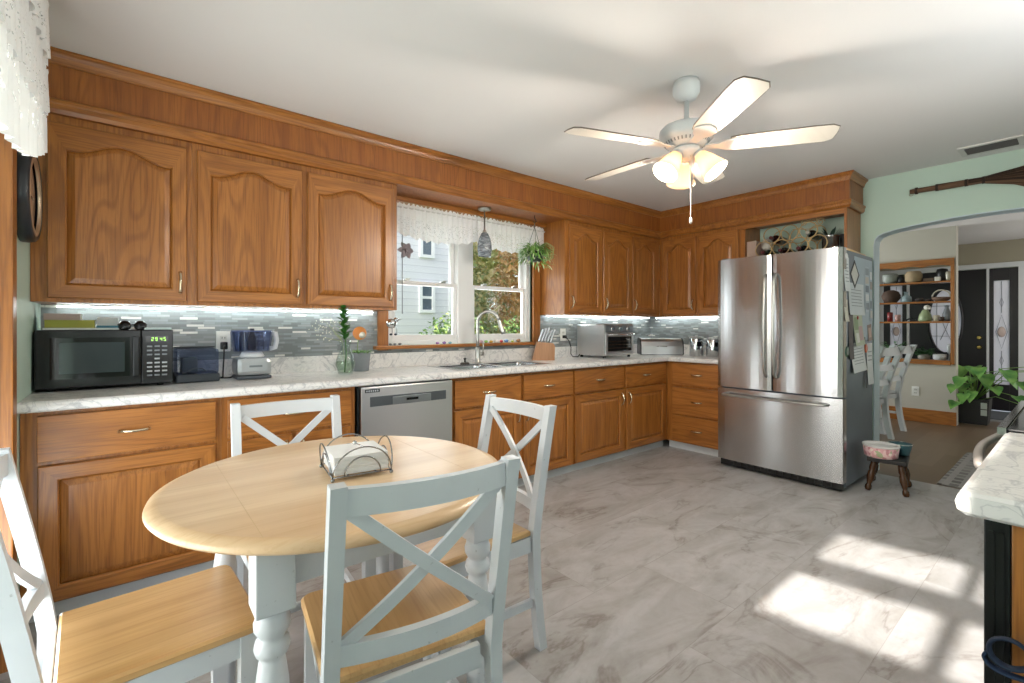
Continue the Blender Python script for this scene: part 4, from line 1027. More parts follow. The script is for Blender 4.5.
b = B(); b.lathe([(.045, -.3315), (.065, -.335), (.068, -.352), (.058, -.366), (.035, -.374), (.03, -.385), (.012, -.394)], (0,0,0), 32); b.done('light_hub', FW, fan, world=False)
SHM = translucent('lit_shade_glass', hexc('FBE6CC'))
for phi in (-74, 46, 166):
    a = math.radians(phi); d_ = Vector((math.cos(a), math.sin(a), 0)); ax = (d_*.62 + Vector((0,0,-.78))).normalized(); p0 = d_*.052 + Vector((0,0,-.364))
    b = B(); b.tube([d_*.03 + Vector((0,0,-.357)), p0], .012, 10); b.lathe([(.016, 0), (.024, .006), (.024, .028)], p0, 18, ax); ar = b.done('lamp_holder', FW, fan, world=False)
    b = B(); b.lathe([(.024, .018), (.030, .024), (.042, .060), (.054, .105), (.063, .140), (.061, .140), (.052, .105), (.040, .060), (.027, .026)], p0, 28, ax, cap=False); b.done('lamp_shade', SHM, ar, world=False)
    b = B(); c_ = p0 + ax*.085; b.ball(c_, .026, 2, (1,1,1.15)); b.done('bulb', BULB, ar, world=False)
    pl = lamp('fan_lamp', 'POINT', Vector((fx, fy, H)) + p0 + ax*.15, 21, (1.0, .90, .79), radius=.04)
for dx, L in ((-.012, .31), (.018, .12)):
    b = B(); pts = [(dx, -.03, -.375 - L*k/24) for k in range(25)]; b.tube(pts, .0016, 6)
    for p in pts[::1]: b.ball(p, .0026, 1)
    z = -.375-L; b.lathe([(.003, 0), (.007, -.008), (.008, -.022), (.005, -.03), (.001, -.032)], (dx, -.03, z), 12); b.done('pull_chain', M('#C9C3BA', .35, .4), fan, world=False)

# ================================================================== WINDOW DRESSING
def valance(name, label, P0_, P1_, ztop, zbot, fold, nfold, mat, parent=None, header=.03, amp_hem=.012, seed=1, hem=None, ruff=True):
    """gathered cloth between two points; UV v runs 0 at the hem to 1 at the top"""
    random.seed(seed); P0_, P1_ = Vector(P0_), Vector(P1_); d_ = P1_-P0_; L = d_.length; t_ = d_/L; nrm = t_.cross(Vector((0,0,1)))
    b = B(); uvl = b.bm.loops.layers.uv.new('UVMap'); N = nfold*6; Mv = 18; G = []
    ph = [random.uniform(-.6, .6) for _ in range(N+1)]
    for i in range(N+1):
        k = i/N; col = []
        wob = math.sin(2*PI*nfold*k + ph[i]*.6)
        for j in range(Mv+1):
            v = j/Mv; zt = ztop + (.009*math.sin(2*PI*nfold*k*1.3 + 1) if v > .93 else 0); zb = zbot if hem is None else hem(k)
            zb2 = zb + amp_hem*math.sin(2*PI*nfold*.5*k)
            z = zb2 + (zt-zb2)*v; am = fold*(1.15 - .75*v) if v < .9 else fold*(.4 + 3.2*(v-.9))
            col.append(b.bm.verts.new(P0_ + t_*(L*k) + nrm*(wob*am) + Vector((0,0,z - P0_.z))))
        G.append(col)
    for i in range(N):
        for j in range(Mv):
            f = b._f([G[i][j], G[i+1][j], G[i+1][j+1], G[i][j+1]], True)
            for lp, (a, c_) in zip(f.loops, ((i, j), (i+1, j), (i+1, j+1), (i, j+1))): lp[uvl].uv = (L*1.6*a/N/.35, c_/Mv)
    return b.done(name, mat, parent, normals=False)
t_ = thing('window_valance', 'white lace valance hanging across the sink window', 'curtain', (-2.57, -.09, 1.84))
for x0, x1, sd_ in ((-3.27, -2.575, 3), (-2.575, -1.80, 4)):
    valance('curtain_panel', '', (x0, -.085, 2.05), (x1, -.085, 2.05), 2.105, 1.885, .013, 15, LACE, t_, seed=sd_, hem=lambda k: 1.845 + .045*abs(2*k-1)**2)
b = B(); b.tube([(-3.285, -.085, 2.075), (-1.79, -.085, 2.075)], .006, 8); b.done('rod', M('#DDDDDD', .4), t_)
b = B(); b.box(-3.369, -1.787, -.10, -.024, 2.112, 2.149, .002); struct('trim_over_window', b, OAKX, 'oak strip above the window valance')
t_ = thing('door_valance', 'white eyelet valance with ruffled tiers over the patio door', 'curtain', (-5.0, -1.5, 1.7))
valance('curtain_panel', '', (-5.000, -.775, 2.0), (-4.985, -2.20, 2.0), 2.345, 1.80, .010, 16, LACE2, t_, seed=9, amp_hem=.003, hem=lambda k: 1.86 - .19*math.sin(PI*min(1, k*.85)))
valance('ruffle', '', (-4.992, -.80, 2.2), (-4.980, -2.20, 2.2), 2.375, 2.17, .010, 18, LACE2, t_, seed=10)
valance('ruffle', '', (-4.994, -.79, 2.0), (-4.982, -2.20, 2.0), 2.13, 1.96, .010, 18, LACE2, t_, seed=11, hem=lambda k: 1.99 - .10*math.sin(PI*k))
b = B(); b.tube([(-5.02, -.76, 2.30), (-5.0, -2.24, 2.30)], .007, 8)
b.tube([(-5.09, -.78, 2.30), (-5.02, -.76, 2.30)], .006, 8); b.done('rod', M('#E2E2E2', .4), t_)
# round wall clock on the narrow green wall
ck = thing('wall_clock', 'round dark-framed wall clock beside the patio door casing', 'clock', (LX, -.565, 1.54))
b = B(); b.lathe([(.150, .0), (.184, .0), (.186, .02), (.180, .040), (.172, .046), (.160, .044), (.152, .034)], (LX+.001, -.565, 1.725), 40, (1, 0, 0), cap=False); b.done('rim', M('#23272C', .35), ck)
b = B(); b.lathe([(.158, .0345), (.158, .0445), (.145, .046), (.143, .034)], (LX+.001, -.565, 1.725), 40, (1, 0, 0), cap=False); b.done('inner_ring', M('#C9B49A', .3, .6), ck)
b = B(); b.lathe([(.001, .02), (.147, .02), (.147, .026), (.001, .0262)], (LX+.001, -.565, 1.725), 40, (1, 0, 0)); b.done('face', M('#B79A80', .4), ck)
b = B(); b.box(LX+.029, LX+.031, -.57, -.56, 1.725, 1.83); b.box(LX+.029, LX+.031, -.565, -.50, 1.72, 1.73); b.done('hands', BLACK, ck)
# pendant over the sink
pd = thing('pendant_light', 'small grey glass pendant lamp hanging in front of the sink window', 'pendant lamp', (-2.555, -.20, 2.149))
b = B(); b.lathe([(.052, 0), (.052, -.012), (.045, -.018), (.010, -.020)], (-2.555, -.20, 2.1495), 28); b.done('canopy', NICKEL, pd)
b = B(); b.lathe([(.0055, -.02), (.0055, -.175), (.014, -.178), (.017, -.205)], (-2.555, -.20, 2.1495), 14); b.done('stem', NICKEL, pd)
b = B(); b.lathe([(.018, -.195), (.028, -.205), (.046, -.245), (.056, -.295), (.057, -.335), (.050, -.385), (.047, -.385), (.054, -.335), (.053, -.296), (.043, -.246), (.025, -.208)], (-2.555, -.20, 2.1495), 28, cap=False)
t = NT('marbled_grey_glass'); n_ = t.noise(t.coords((1,1,3)), 20, 5, 1.2); t.base(t.ramp(n_, [(.35, hexc('5C626A')), (.55, hexc('8C939B')), (.7, hexc('B8BEC4'))])); t.set(Roughness=.25)
b.done('shade', t.m, pd)
# hanging basket
hb = thing('hanging_plant', 'trailing green plant in a hanging pot by the sink window', 'hanging plant', (-2.085, -.275, 1.70))
hx, hy = -2.085, -.275
b = B(); b.tube([(hx, hy, 2.149), (hx, hy, 2.125), (hx+.014, hy, 2.112), (hx+.016, hy, 2.095), (hx, hy, 2.082), (hx-.014, hy, 2.095)], .004, 8); b.done('hook', M('#4B4A48', .4, .7), hb)
b = B()
for k in range(3):
    a = 2*PI*k/3; b.tube([(hx, hy, 2.083), (hx+.004*math.cos(a), hy+.004*math.sin(a), 2.04), (hx+.075*math.cos(a), hy+.075*math.sin(a), 1.845)], .0022, 6)
b.done('hanger_wires', M('#6F7B78', .4), hb)
b = B(); b.lathe([(.045, 0), (.06, .01), (.085, .09), (.08, .09), (.06, .075), (0, .075)], (hx, hy, 1.755), 24, cap=False); b.lathe([(0, 0), (.045, 0)], (hx, hy, 1.755), 24, cap=False); b.done('pot', M('#3E4A42', .5), hb)
for nm, cc, n_, rr in (('foliage', ('4F8A38', '86B25C'), 420, .13), ('pale_foliage', ('B4C892', 'D9E4C0'), 130, .14)):
    b = B(); random.seed(hash(nm) % 97 if False else (5 if nm == 'foliage' else 6))
    for k in range(n_):
        a = random.uniform(0, 2*PI); r = rr*math.sqrt(random.random()); zz = 1.845 + .06*random.random() - max(0, r-.06)*2.4*random.random()
        q = Vector((hx+r*math.cos(a), hy+r*math.sin(a)*.9, zz)); b.leaf(q, (math.cos(a), math.sin(a), random.uniform(-.9, .9)), .035+.03*random.random(), .012, curl=.5)
    b.done(nm, leafmat(*cc), hb)
b = B()
for k in range(7):
    a = random.uniform(-1.2, 1.2); p = Vector((hx, hy, 1.86)); d_ = Vector((math.cos(a), math.sin(a)*.6, 0)); b.tube([p + d_*.05, p + d_*.13 + Vector((0,0,.06)), p + d_*.20 + Vector((0,0,.03)), p + d_*.19 + Vector((0,0,-.06)), p+d_*.10+Vector((0,0,-.10))], .0014, 5)
b.done('runners', leafmat('9FB070', 'B4C284'), hb)
# suncatchers
sc_ = thing('suncatcher', 'flower shaped suncatcher on a rod inside the left window pane', 'suncatcher', (-3.16, .0, 1.3))
b = B(); b.tube([(-3.165, .012, 1.30), (-3.165, .012, 1.90)], .0035, 6); b.done('rod', M('#7E7C80', .3, .5), sc_)
b = B()
for k in range(6):
    a = 2*PI*k/6; b.leaf((-3.135, .008, 1.78), (math.cos(a), .1, math.sin(a)), .07, .045, (0, -1, 0), .1)
b.ball((-3.135, .004, 1.78), .014, 2); b.done('flower', M('#8E8288', .4), sc_)
mb = thing('hanging_bird_ornament', 'silver bird ornament with music notes hanging from the cabinet corner', 'ornament', (-3.33, -.16, 1.15))
b = B(); b.ball((-3.33, -.16, 1.225), .036, 2, (1.1, .8, 1.0)); b.ball((-3.30, -.17, 1.25), .02, 2); b.lathe([(.006, 0), (.001, .02)], (-3.283, -.176, 1.25), 8, (1, -.2, 0)); b.done('bird', CHROME, mb)
b = B(); b.tube([(-3.345, -.16, 1.26), (-3.352, -.16, 1.29), (-3.345, -.16, 1.3115)], .0015, 5); b.tube([(-3.32, -.16, 1.26), (-3.318, -.16, 1.3115)], .0015, 5); b.done('string', M('#C8C8C8', .4), mb)
for x in (-3.335, -3.30):
    b = B(); b.ball((x, -.16, 1.148), .010, 2, (1.2, .6, .8)); b.tube([(x+.009, -.16, 1.15), (x+.009, -.16, 1.19)], .0018, 5); b.done('music_note', M('#2E3340', .4), mb)
# trinkets along the sill
random.seed(21)
tr_c = ('#B48CC4', '#7C5CA8', '#8CBBC8', '#CFE3DC', '#E8C6D2', '#92C06C', '#C9A23E', '#E8E4DA', '#C94A58', '#6C9AD0', '#B5C84E', '#9A7A5C')
nm_c = ('lilac', 'purple', 'aqua', 'pale mint', 'pink', 'green', 'amber', 'ivory', 'red', 'blue', 'lime', 'tan')
xs = [-2.88, -2.82, -2.765, -2.50, -2.46, -2.41, -2.355, -2.30, -2.245, -2.19, -2.12, -2.05]
for x, c_, nmc in zip(xs, tr_c, nm_c):
    b = B(); r = random.uniform(.012, .021); b.ball((x, -.020, 1.0645+r*.72), r, 2, (1.1, .9, .75), .0015)
    tag(b.done('glass_pebble', M(c_, .15), None), nmc + ' glass trinket sitting on the oak window sill', 'trinket', 'trinkets on the window sill')
# stones at the left end of the sill
for k, x in enumerate((-3.275, -3.24, -3.20)):
    b = B(); b.ball((x, -.022, 1.073), .012, 1, (1.2, .9, .7), .002); tag(b.done('pebble', M('#6A6D72', .7), None), ('dark pebble nearest the casing on the sill', 'dark middle pebble of three on the sill', 'dark pebble furthest from the casing on the sill')[k], 'pebble', 'pebbles on the window sill')

# ================================================================== ABOVE THE FRIDGE
wr = thing('wine_rack', 'bronze scroll metal wine rack in the niche over the fridge', 'wine rack', (-.36, -1.60, 1.826))
Zr = 1.826
b = B(); XR = -.325
def circ(b, y, z, r, x=XR, a0=0, a1=2*PI, rr=.0035):
    n = 28; full = abs(a1-a0) > 6.2; b.tube([(x, y + r*math.cos(a0+(a1-a0)*k/n), z + r*math.sin(a0+(a1-a0)*k/n)) for k in range(n if full else n+1)], rr, 6, closed=full)
for x in (XR, -.12):
    for y in (-1.40, -1.545, -1.69, -1.83): circ(b, y, Zr+.072, .068, x, rr=.0045)
    for y in (-1.47, -1.615, -1.76): circ(b, y, Zr+.190, .068, x, rr=.0045)
b.done('rings', BRONZE, wr)
b = B()
for y in (-1.40, -1.545, -1.69, -1.83): b.tube([(XR, y, Zr+.0035), (-.12, y, Zr+.0035)], .003, 6)
b.done('cross_bars', BRONZE, wr)
b = B()
for y, z, s_ in ((-1.80, .262, 1), (-1.85, .245, -1), (-1.73, .255, -1)):
    pts = [(XR, y + s_*(.032-.0011*k)*math.cos(k*.42), Zr + z + (.032-.0011*k)*math.sin(k*.42)) for k in range(24)]; b.tube(pts, .003, 6)
b.tube([(XR, -1.64, Zr+.215), (XR, -1.70, Zr+.205), (XR, -1.77, Zr+.198), (XR, -1.85, Zr+.21)], .003, 6); b.done('scrolls', BRONZE, wr)
for k, (y, z, c_, lab) in enumerate(((-1.40, .045, '#1C2418', 'dark wine bottle in the lowest rack ring by the cabinet'), (-1.545, .045, '#2A1418', 'dark red wine bottle in the second bottom rack ring'), (-1.69, .045, '#141A1C', 'black wine bottle in the third bottom rack ring'), (-1.47, .165, '#3A1A1E', 'burgundy wine bottle in the upper rack ring'), (-1.76, .165, '#10191C', 'dark bottle with pale cap in the upper rack ring'))):
    t_ = thing('wine_bottle', lab, 'bottle', (-.20, y, Zr+z-.037), 0, 'bottles in the wine rack')
    b = B(); b.lathe([(.030, 0), (.037, .006), (.037, .17), (.030, .20), (.014, .235), (.0135, .275)], (-.07, y, Zr+z), 20, (-1, 0, 0)); b.done('body', M(c_, .1), t_)
    b = B(); b.lathe([(.0145, .245), (.0155, .28), (.012, .283)], (-.07, y, Zr+z), 16, (-1, 0, 0)); b.done('cap', M('#B9B4A6' if k == 4 else '#5A2A2E', .35, .3), t_)
gb = tag(B().box(-.30, -.10, -1.325, -1.24, Zr, Zr+.165, .003).done('carton', M('#B79E90', .6), None), 'pinkish tall carton standing at the cabinet end of the niche', 'box')
wh = tag(B().lathe([(.03, 0), (.042, .02), (.045, .06), (.03, .09), (.028, .10)], (-.20, -1.372, Zr+.0845), 16, (-.1, -.1, 1)).done('figurine', M('#D3CBC0', .5), None), 'cream pottery piece resting on the wine rack', 'ornament')
bucket = thing('ice_bucket', 'small steel pot with dark leaves at the end of the niche', 'pot', (-.24, -1.90, Zr))
b = B(); b.lathe([(.05, 0), (.058, .004), (.062, .115), (.066, .12), (.060, .12), (.055, .01), (0, .008)], (-.24, -1.895, Zr), 24, cap=False); b.done('body', M('#8E8A84', .25, .8), bucket)
b = B(); b.lathe([(.060, .1205), (.068, .122), (.068, .130), (.058, .131)], (-.24, -1.895, Zr), 24, cap=False); b.done('rim', CHROME, bucket)
b = B()
for k in range(5):
    a = k*1.3; b.leaf((-.24+.02*math.cos(a), -1.895+.02*math.sin(a), Zr+.10), (math.cos(a)*.3, math.sin(a)*.4, 1), .11, .028, curl=.15)
b.done('leaves', leafmat('1C2E26', '2C463A'), bucket)
tag(B().box(-.16, -.06, -1.99, -1.94, Zr, Zr+.15, .004).done('storage_box', M('#2C2A28', .5), None), 'dark box against the niche end panel behind the pot', 'box')

# ================================================================== ARCH WALL: BROOM, VENT
br = thing('broom', 'rustic twig broom hung flat on the green wall over the arch', 'broom', (-.04, -2.75, 2.12))
def bpt(s_): return Vector((-.028, -2.37 - s_, 2.255 - .012*s_))
b = B(); b.tube([bpt(0), bpt(.16), bpt(.33)], [.018, .020, .024], 10); b.done('handle', M('#6A4E3A', .8), br)
for s_ in (.03, .15, .31, .40):
    b = B(); b.tube([bpt(s_), bpt(s_+.016)], .026, 10); b.done('binding', M('#33251C', .8), br)
b = B(); random.seed(4)
for k in range(150):
    a = random.uniform(0, 2*PI); r = math.sqrt(random.random()); o0 = Vector((.018*r*math.cos(a)*.8, 0, .022*r*math.sin(a))); o1 = Vector((.026*r*math.cos(a)*.7, 0, .13*r*math.sin(a)-.03)); L = random.uniform(.72, .95); b.mi = random.randrange(3)
    b.tube([bpt(.16)+o0, bpt(.40)+o0*.9, bpt(.56)+o0.lerp(o1, .3), bpt(L)+o1], [.003,.003,.0028,.0016], 4)
b.done('twigs', [M('#4C3626', .85), M('#6E5440', .85), M('#35251A', .85)], br)
b = B(); b.tube([(-.02, -2.37 + .012*math.cos(2*PI*k/10) - .005, 2.236 + .012*math.sin(2*PI*k/10)) for k in range(10)], .002, 5, closed=True); b.done('hanging_loop', M('#8C7A5A', .7), br)
vt = thing('ceiling_vent', 'white louvred air vent in the ceiling near the arch', 'vent', (-.25, -2.83, H))
VX0, VX1, VY0, VY1 = -.36, -.13, -2.68, -2.99
b = B(); zt, zb = H-.0005, H-.012
for x0, x1, y0, y1 in ((VX0, VX0+.03, VY1, VY0), (VX1-.03, VX1, VY1, VY0), (VX0+.03, VX1-.03, VY0-.03, VY0), (VX0+.03, VX1-.03, VY1, VY1+.03)): b.box(x0, x1, y0, y1, zb, zt, .002)
b.done('frame', M('#CFCDCA', .5), vt)
b = B(); b.box(VX0+.03, VX1-.03, VY1+.03, VY0-.03, zt-.002, zt); b.done('duct', M('#2B2A29', .7), vt)
for k in range(5):
    x = VX0+.05+k*.033; b = B(); b.beam((x, VY0-.031, zb+.002), (x, VY1+.031, zb+.002), .010, .0015, (.5, 0, .85)); b.done('slat', M('#5A5957', .5), vt)

# ================================================================== STOOL WITH BOWLS
st = thing('step_stool', 'small dark-topped wooden stool with turned legs beside the fridge', 'stool', (-.40, -2.315, 0), math.radians(8))
b = B(); b.box(-.15, .15, -.115, .115, .218, .248, .008); b.done('seat', M('#1F1D1C', .45), st, world=False)
for sx in (-1, 1):
    for sy in (-1, 1):
        b = B(); p, q = Vector((sx*.105, sy*.075, .2175)), Vector((sx*.145, sy*.11, .006)); ax = (q-p); L = ax.length
        b.lathe([(.014, 0), (.018, .01), (.021, L*.25), (.016, L*.33), (.022, L*.38), (.024, L*.55), (.017, L*.72), (.013, L*.78), (.020, L*.84), (.021, L*.93), (.014, L)], p, 16, ax); b.done('leg', M('#472B15', .25), st, world=False)
t = NT('pink_floral'); vo = t.n('TexVoronoi'); vo.inputs['Scale'].default_value = 55; t.l(t.coords(rnd=False), vo.inputs['Vector'])
t.base(t.ramp(vo.outputs['Color'], [(0.0, hexc('DDA9AE')), (.4, hexc('E7C4C4')), (.6, hexc('C98A90')), (.75, hexc('A7B08A')), (.85, hexc('E9D9CF'))], 'CONSTANT')); t.set(Roughness=.3)
bo = thing('pet_bowl', 'pink floral ceramic bowl with white rim on the stool', 'bowl', (-.47, -2.285, .2485))
b = B(); b.lathe([(.095, 0), (.100, .005), (.108, .075)], (-.47, -2.285, .2485), 32); b.done('body', t.m, bo)
b = B(); b.lathe([(.108, .0755), (.113, .082), (.110, .090), (.102, .090), (.098, .03), (0, .0285)], (-.47, -2.285, .2485), 32, cap=False); b.lathe([(0, .0755), (.108, .0755)], (-.47, -2.285, .2485), 32, cap=False); b.done('rim', M('#E4E2E0', .3), bo)
b2 = thing('pet_bowl', 'dark teal bowl behind the pink bowl on the stool', 'bowl', (-.31, -2.36, .2485))
b = B(); b.lathe([(.05, 0), (.055, .004), (.070, .07), (.072, .078), (.068, .078), (.05, .01), (0, .008)], (-.298, -2.362, .2485), 28, cap=False); b.lathe([(0, 0), (.05, 0)], (-.298, -2.362, .2485), 28, cap=False); b.done('body', M('#3F6670', .35), b2)
b = B(); b.lathe([(.0685, .0785), (.073, .080), (.0725, .085), (.068, .085)], (-.298, -2.362, .2485), 28, cap=False); b.done('rim', CHROME, b2)

# ================================================================== STOVE RUN IN THE FOREGROUND
cb = thing('stove_side_cabinet', 'oak and black end cabinet with marble top beside the stove', 'cabinet', (-3.22, -3.42, 0))
b = B(); b.box(-3.575, -2.855, -3.735, -3.166, .0, .863, .002); b.done('body', OAKZ, cb)
b = B(); b.box(-3.577, -2.855, -3.165, -3.132, .0, .863, .002)
b.box(-3.5795, -3.5775, -3.158, -3.150, .02, .84); b.box(-3.5795, -3.5775, -3.146, -3.138, .02, .84); b.done('black_front', M('#050506', .35), cb)
b = B(); sec = [(-3.735, .864), (-3.112, .864), (-3.100, .872), (-3.097, .886), (-3.101, .899), (-3.112, .906), (-3.735, .906)]
A = [b.bm.verts.new((-3.600, y, z)) for y, z in sec]; A0 = [b.bm.verts.new((-3.607, y - (.008 if i not in (0, 6) else 0), z + (.006 if z < .87 else -.006 if z > .9 else 0))) for i, (y, z) in enumerate(sec)]; D = [b.bm.verts.new((-2.850, y, z)) for y, z in sec]
for X, Y in ((A0, A), (A, D)):
    for j in range(7): b._f([X[j], X[(j+1)%7], Y[(j+1)%7], Y[j]])
b._f(A0); b._f(D); b.done('worktop', MARBLE, cb)
b = B(); b.lathe([(.006, 0), (.006, .012), (.014, .016), (.012, .026)], (-3.575, -3.235, .665), 14, (-1, 0, 0)); b.done('hook', M('#2A2A2C', .3, .6), cb)
bl_ = thing('cloth_strap', 'navy cloth strap looped over the hook of the oak end panel', 'strap', (-3.60, -3.20, .60))
b = B(); b.tube(smooth([(-3.600, -3.27, .700), (-3.603, -3.235, .676), (-3.610, -3.20, .645), (-3.614, -3.170, .628), (-3.614, -3.148, .634), (-3.612, -3.142, .652), (-3.610, -3.152, .668), (-3.610, -3.175, .672), (-3.608, -3.20, .652), (-3.606, -3.235, .625), (-3.602, -3.28, .612)]), .010, 10, flat=.35); b.done('strap', M('#17263D', .8), bl_)
b = B(); b.tube(smooth([(-3.598, -3.28, .655), (-3.606, -3.235, .640), (-3.612, -3.19, .618), (-3.615, -3.150, .618), (-3.614, -3.137, .630), (-3.612, -3.140, .640)]), .009, 10, flat=.35); b.done('strap_end', M('#1C2F4C', .8), bl_)
sv = thing('stove', 'black glass-top stove with steel trim and bowed oven handle', 'stove', (-2.465, -3.42, 0))
b = B(); b.box(-2.845, -2.085, -3.735, -3.125, .012, .893, .003); b.done('body', BLACKM, sv)
b = B(); b.box(-2.845, -2.085, -3.735, -3.105, .8935, .914, .004); tp = b.done('cooktop', M('#060607', .06), sv)
b = B(); b.beam((-2.845, -3.095, .906), (-2.085, -3.095, .906), .018, .020); b.done('front_trim', CHROME, tp)
for x, y, r in ((-2.66, -3.28, .09), (-2.28, -3.28, .11), (-2.66, -3.56, .11), (-2.28, -3.56, .08)):
    b = B(); b.lathe([(r, 0), (r, .0006), (r-.004, .0006), (r-.004, 0)], (x, y, .9143), 36, cap=False); b.done('burner_ring', M('#5A5C5E', .4), tp)
b = B(); b.box(-2.84, -2.09, -3.124, -3.104, .22, .80, .004); od = b.done('oven_door', BLACK, sv)
b = B(); b.tube([(-2.815, -3.104, .775), (-2.80, -3.055, .785)] + [(-2.79+.65*k/10, -3.045+.028*math.sin(PI*k/10), .787) for k in range(11)] + [(-2.13, -3.055, .785), (-2.115, -3.104, .775)], .013, 10); b.done('handle', M('#B9B2AC', .3, .5), od)
b = B(); b.box(-2.84, -2.09, -3.122, -3.104, .81, .888, .003); b.done('control_band', BLACK, sv)
b = B(); b.box(-2.84, -2.09, -3.124, -3.106, .03, .21, .004); b.done('storage_drawer', BLACK, sv)

# ================================================================== DINING ROOM AND ENTRY BEYOND THE ARCH
PX = 3.0; PT = 3.14; OY0, OY1, OZ0, OZ1 = -2.195, -.60, .765, 2.035
b = B(); b.box(PX, PT, OY0, 1.6, 0, OZ0); b.box(PX, PT, -2.240, OY0, 0, H); b.box(PX, PT, OY0, 1.6, OZ1, H); b.box(PX, PT, OY1, 1.6, OZ0, OZ1); struct('wall_partition', b, BEIGE, 'beige partition wall with the open shelf')
b = B(); b.box(PX-.016, PX, -2.244, 1.5, 0, .165, .004); struct('baseboard_partition', b, OAKY, 'oak baseboard along the partition wall')
b = B(); b.box(.141, 5.0, 1.5, 1.6, 0, .75); b.box(.141, 1.0, 1.5, 1.6, .75, 2.1); b.box(2.8, 5.0, 1.5, 1.6, .75, 2.1); b.box(.141, 5.0, 1.5, 1.6, 2.1, H); struct('wall_dining', b, BEIGE, 'beige dining room wall with a window')
b = B(); b.box(.141, 5.0, -4.6, -4.5, 0, H); struct('wall_dining_front', b, OLIVE, 'taupe wall of the dining room')
# front door wall
DX = 4.85
b = B(); b.box(DX, DX+.12, -1.08, 1.5, 0, H); b.box(DX, DX+.12, -4.5, -2.78, 0, H); b.box(DX, DX+.12, -2.78, -1.08, 2.115, H); struct('wall_entry', b, OLIVE, 'taupe wall around the front door')
b = B(); b.box(DX-.02, DX+.10, -2.78, -1.08, 2.045, 2.115, .003); b.box(DX-.02, DX+.10, -2.78, -2.635, 0, 2.045, .003); b.box(DX-.02, DX+.10, -1.12, -1.08, 0, 2.045, .003); b.box(DX-.01, DX+.10, -2.345, -2.32, 0, 2.045, .003); b.box(DX-.01, DX+.10, -1.45, -1.42, 0, 2.045, .003); struct('trim_front_door', b, WHITEP, 'white frame around the front door')
DARK = M('#1B171D', .35)
def slab_with_hole(b, hole, y0, y1, z0, z1, x0, x1):
    n = len(hole); cy, cz = (y0+y1)/2, sum(h[1] for h in hole)/n
    outer = []
    for (y, z) in hole:
        dy, dz = y-cy, z-cz; k = min(((y1-cy)/dy if dy > 1e-6 else (y0-cy)/dy if dy < -1e-6 else 1e9), ((z1-cz)/dz if dz > 1e-6 else (z0-cz)/dz if dz < -1e-6 else 1e9)); outer.append((cy+dy*k, cz+dz*k))
    # corners
    V = {}
    fi = [b.bm.verts.new((x0, y, z)) for y, z in hole]; fo = [b.bm.verts.new((x0, y, z)) for y, z in outer]
    bi = [b.bm.verts.new((x1, y, z)) for y, z in hole]; bo_ = [b.bm.verts.new((x1, y, z)) for y, z in outer]
    for i in range(n):
        j = (i+1) % n; b._f([fi[i], fi[j], fo[j], fo[i]]); b._f([bi[i], bo_[i], bo_[j], bi[j]]); b._f([fi[i], bi[i], bi[j], fi[j]]); b._f([fo[i], fo[j], bo_[j], bo_[i]])
        (ya, za), (yb_, zb_) = outer[i], outer[j]
        if abs(ya-yb_) > 1e-6 and abs(za-zb_) > 1e-6:
            cy_ = ya if abs(ya-y0) < 1e-6 or abs(ya-y1) < 1e-6 else yb_; cz_ = za if abs(za-z0) < 1e-6 or abs(za-z1) < 1e-6 else zb_
            c0 = b.bm.verts.new((x0, cy_, cz_)); c1 = b.bm.verts.new((x1, cy_, cz_)); b._f([fo[i], fo[j], c0]); b._f([bo_[i], bo_[j], c1]); b._f([fo[i], c0, c1, bo_[i]]); b._f([c0, fo[j], bo_[j], c1])
OV = [(-1.876 + .190*math.cos(2*PI*k/48), 1.29 + .485*math.sin(2*PI*k/48)) for k in range(48)]
b = B(); slab_with_hole(b, OV, -2.315, -1.455, .01, 2.04, DX+.02, DX+.065); d2 = struct('door_2', b, DARK, 'dark front door with a large oval glass')
b = B(); b.tube([(DX+.012, y, z) for y, z in OV], .014, 8, closed=True); b.done('oval_frame', DARK, d2)
b = B(); b.prism([(-1.876 + .190*math.cos(2*PI*k/48), 1.29 + .485*math.sin(2*PI*k/48)) for k in range(48)], lambda p, q, h: (DX+.035+h, p, q), .006); og = b.done('oval_glass', FROST, d2)
b = B()
for s_ in (-1, 1): b.tube([(DX+.030, -1.876+s_*(.10), 1.29-.40), (DX+.030, -1.876+s_*.10, 1.29+.40)], .004, 5); b.tube([(DX+.030, -1.876+s_*.06, 1.0), (DX+.030, -1.876, 1.16), (DX+.030, -1.876-s_*.06, 1.36)], .004, 5)
b.tube([(DX+.030, -2.05, 1.06), (DX+.030, -1.70, 1.06)], .004, 5); b.tube([(DX+.030, -2.05, 1.52), (DX+.030, -1.70, 1.52)], .004, 5); b.done('leading', M('#8F8B8E', .4, .5), og)
for z in (1.045, .905):
    b = B(); b.lathe([(.032, 0), (.030, .012), (.018, .02), (.024, .04), (.020, .055)], (DX+.019, -2.245, z), 18, (-1, 0, 0)); b.done('door_knob', M('#D2B56E', .25, 1.0), d2)
b = B()
for z0, z1 in ((.10, .62),):
    for y0, y1 in ((-2.22, -1.93), (-1.83, -1.54)): ring_pts = [(DX+.017, y0, z0), (DX+.017, y1, z0), (DX+.017, y1, z1), (DX+.017, y0, z1)]; b.tube(ring_pts, .012, 6, closed=True)
b.done('door_panel_moulding', DARK, d2)
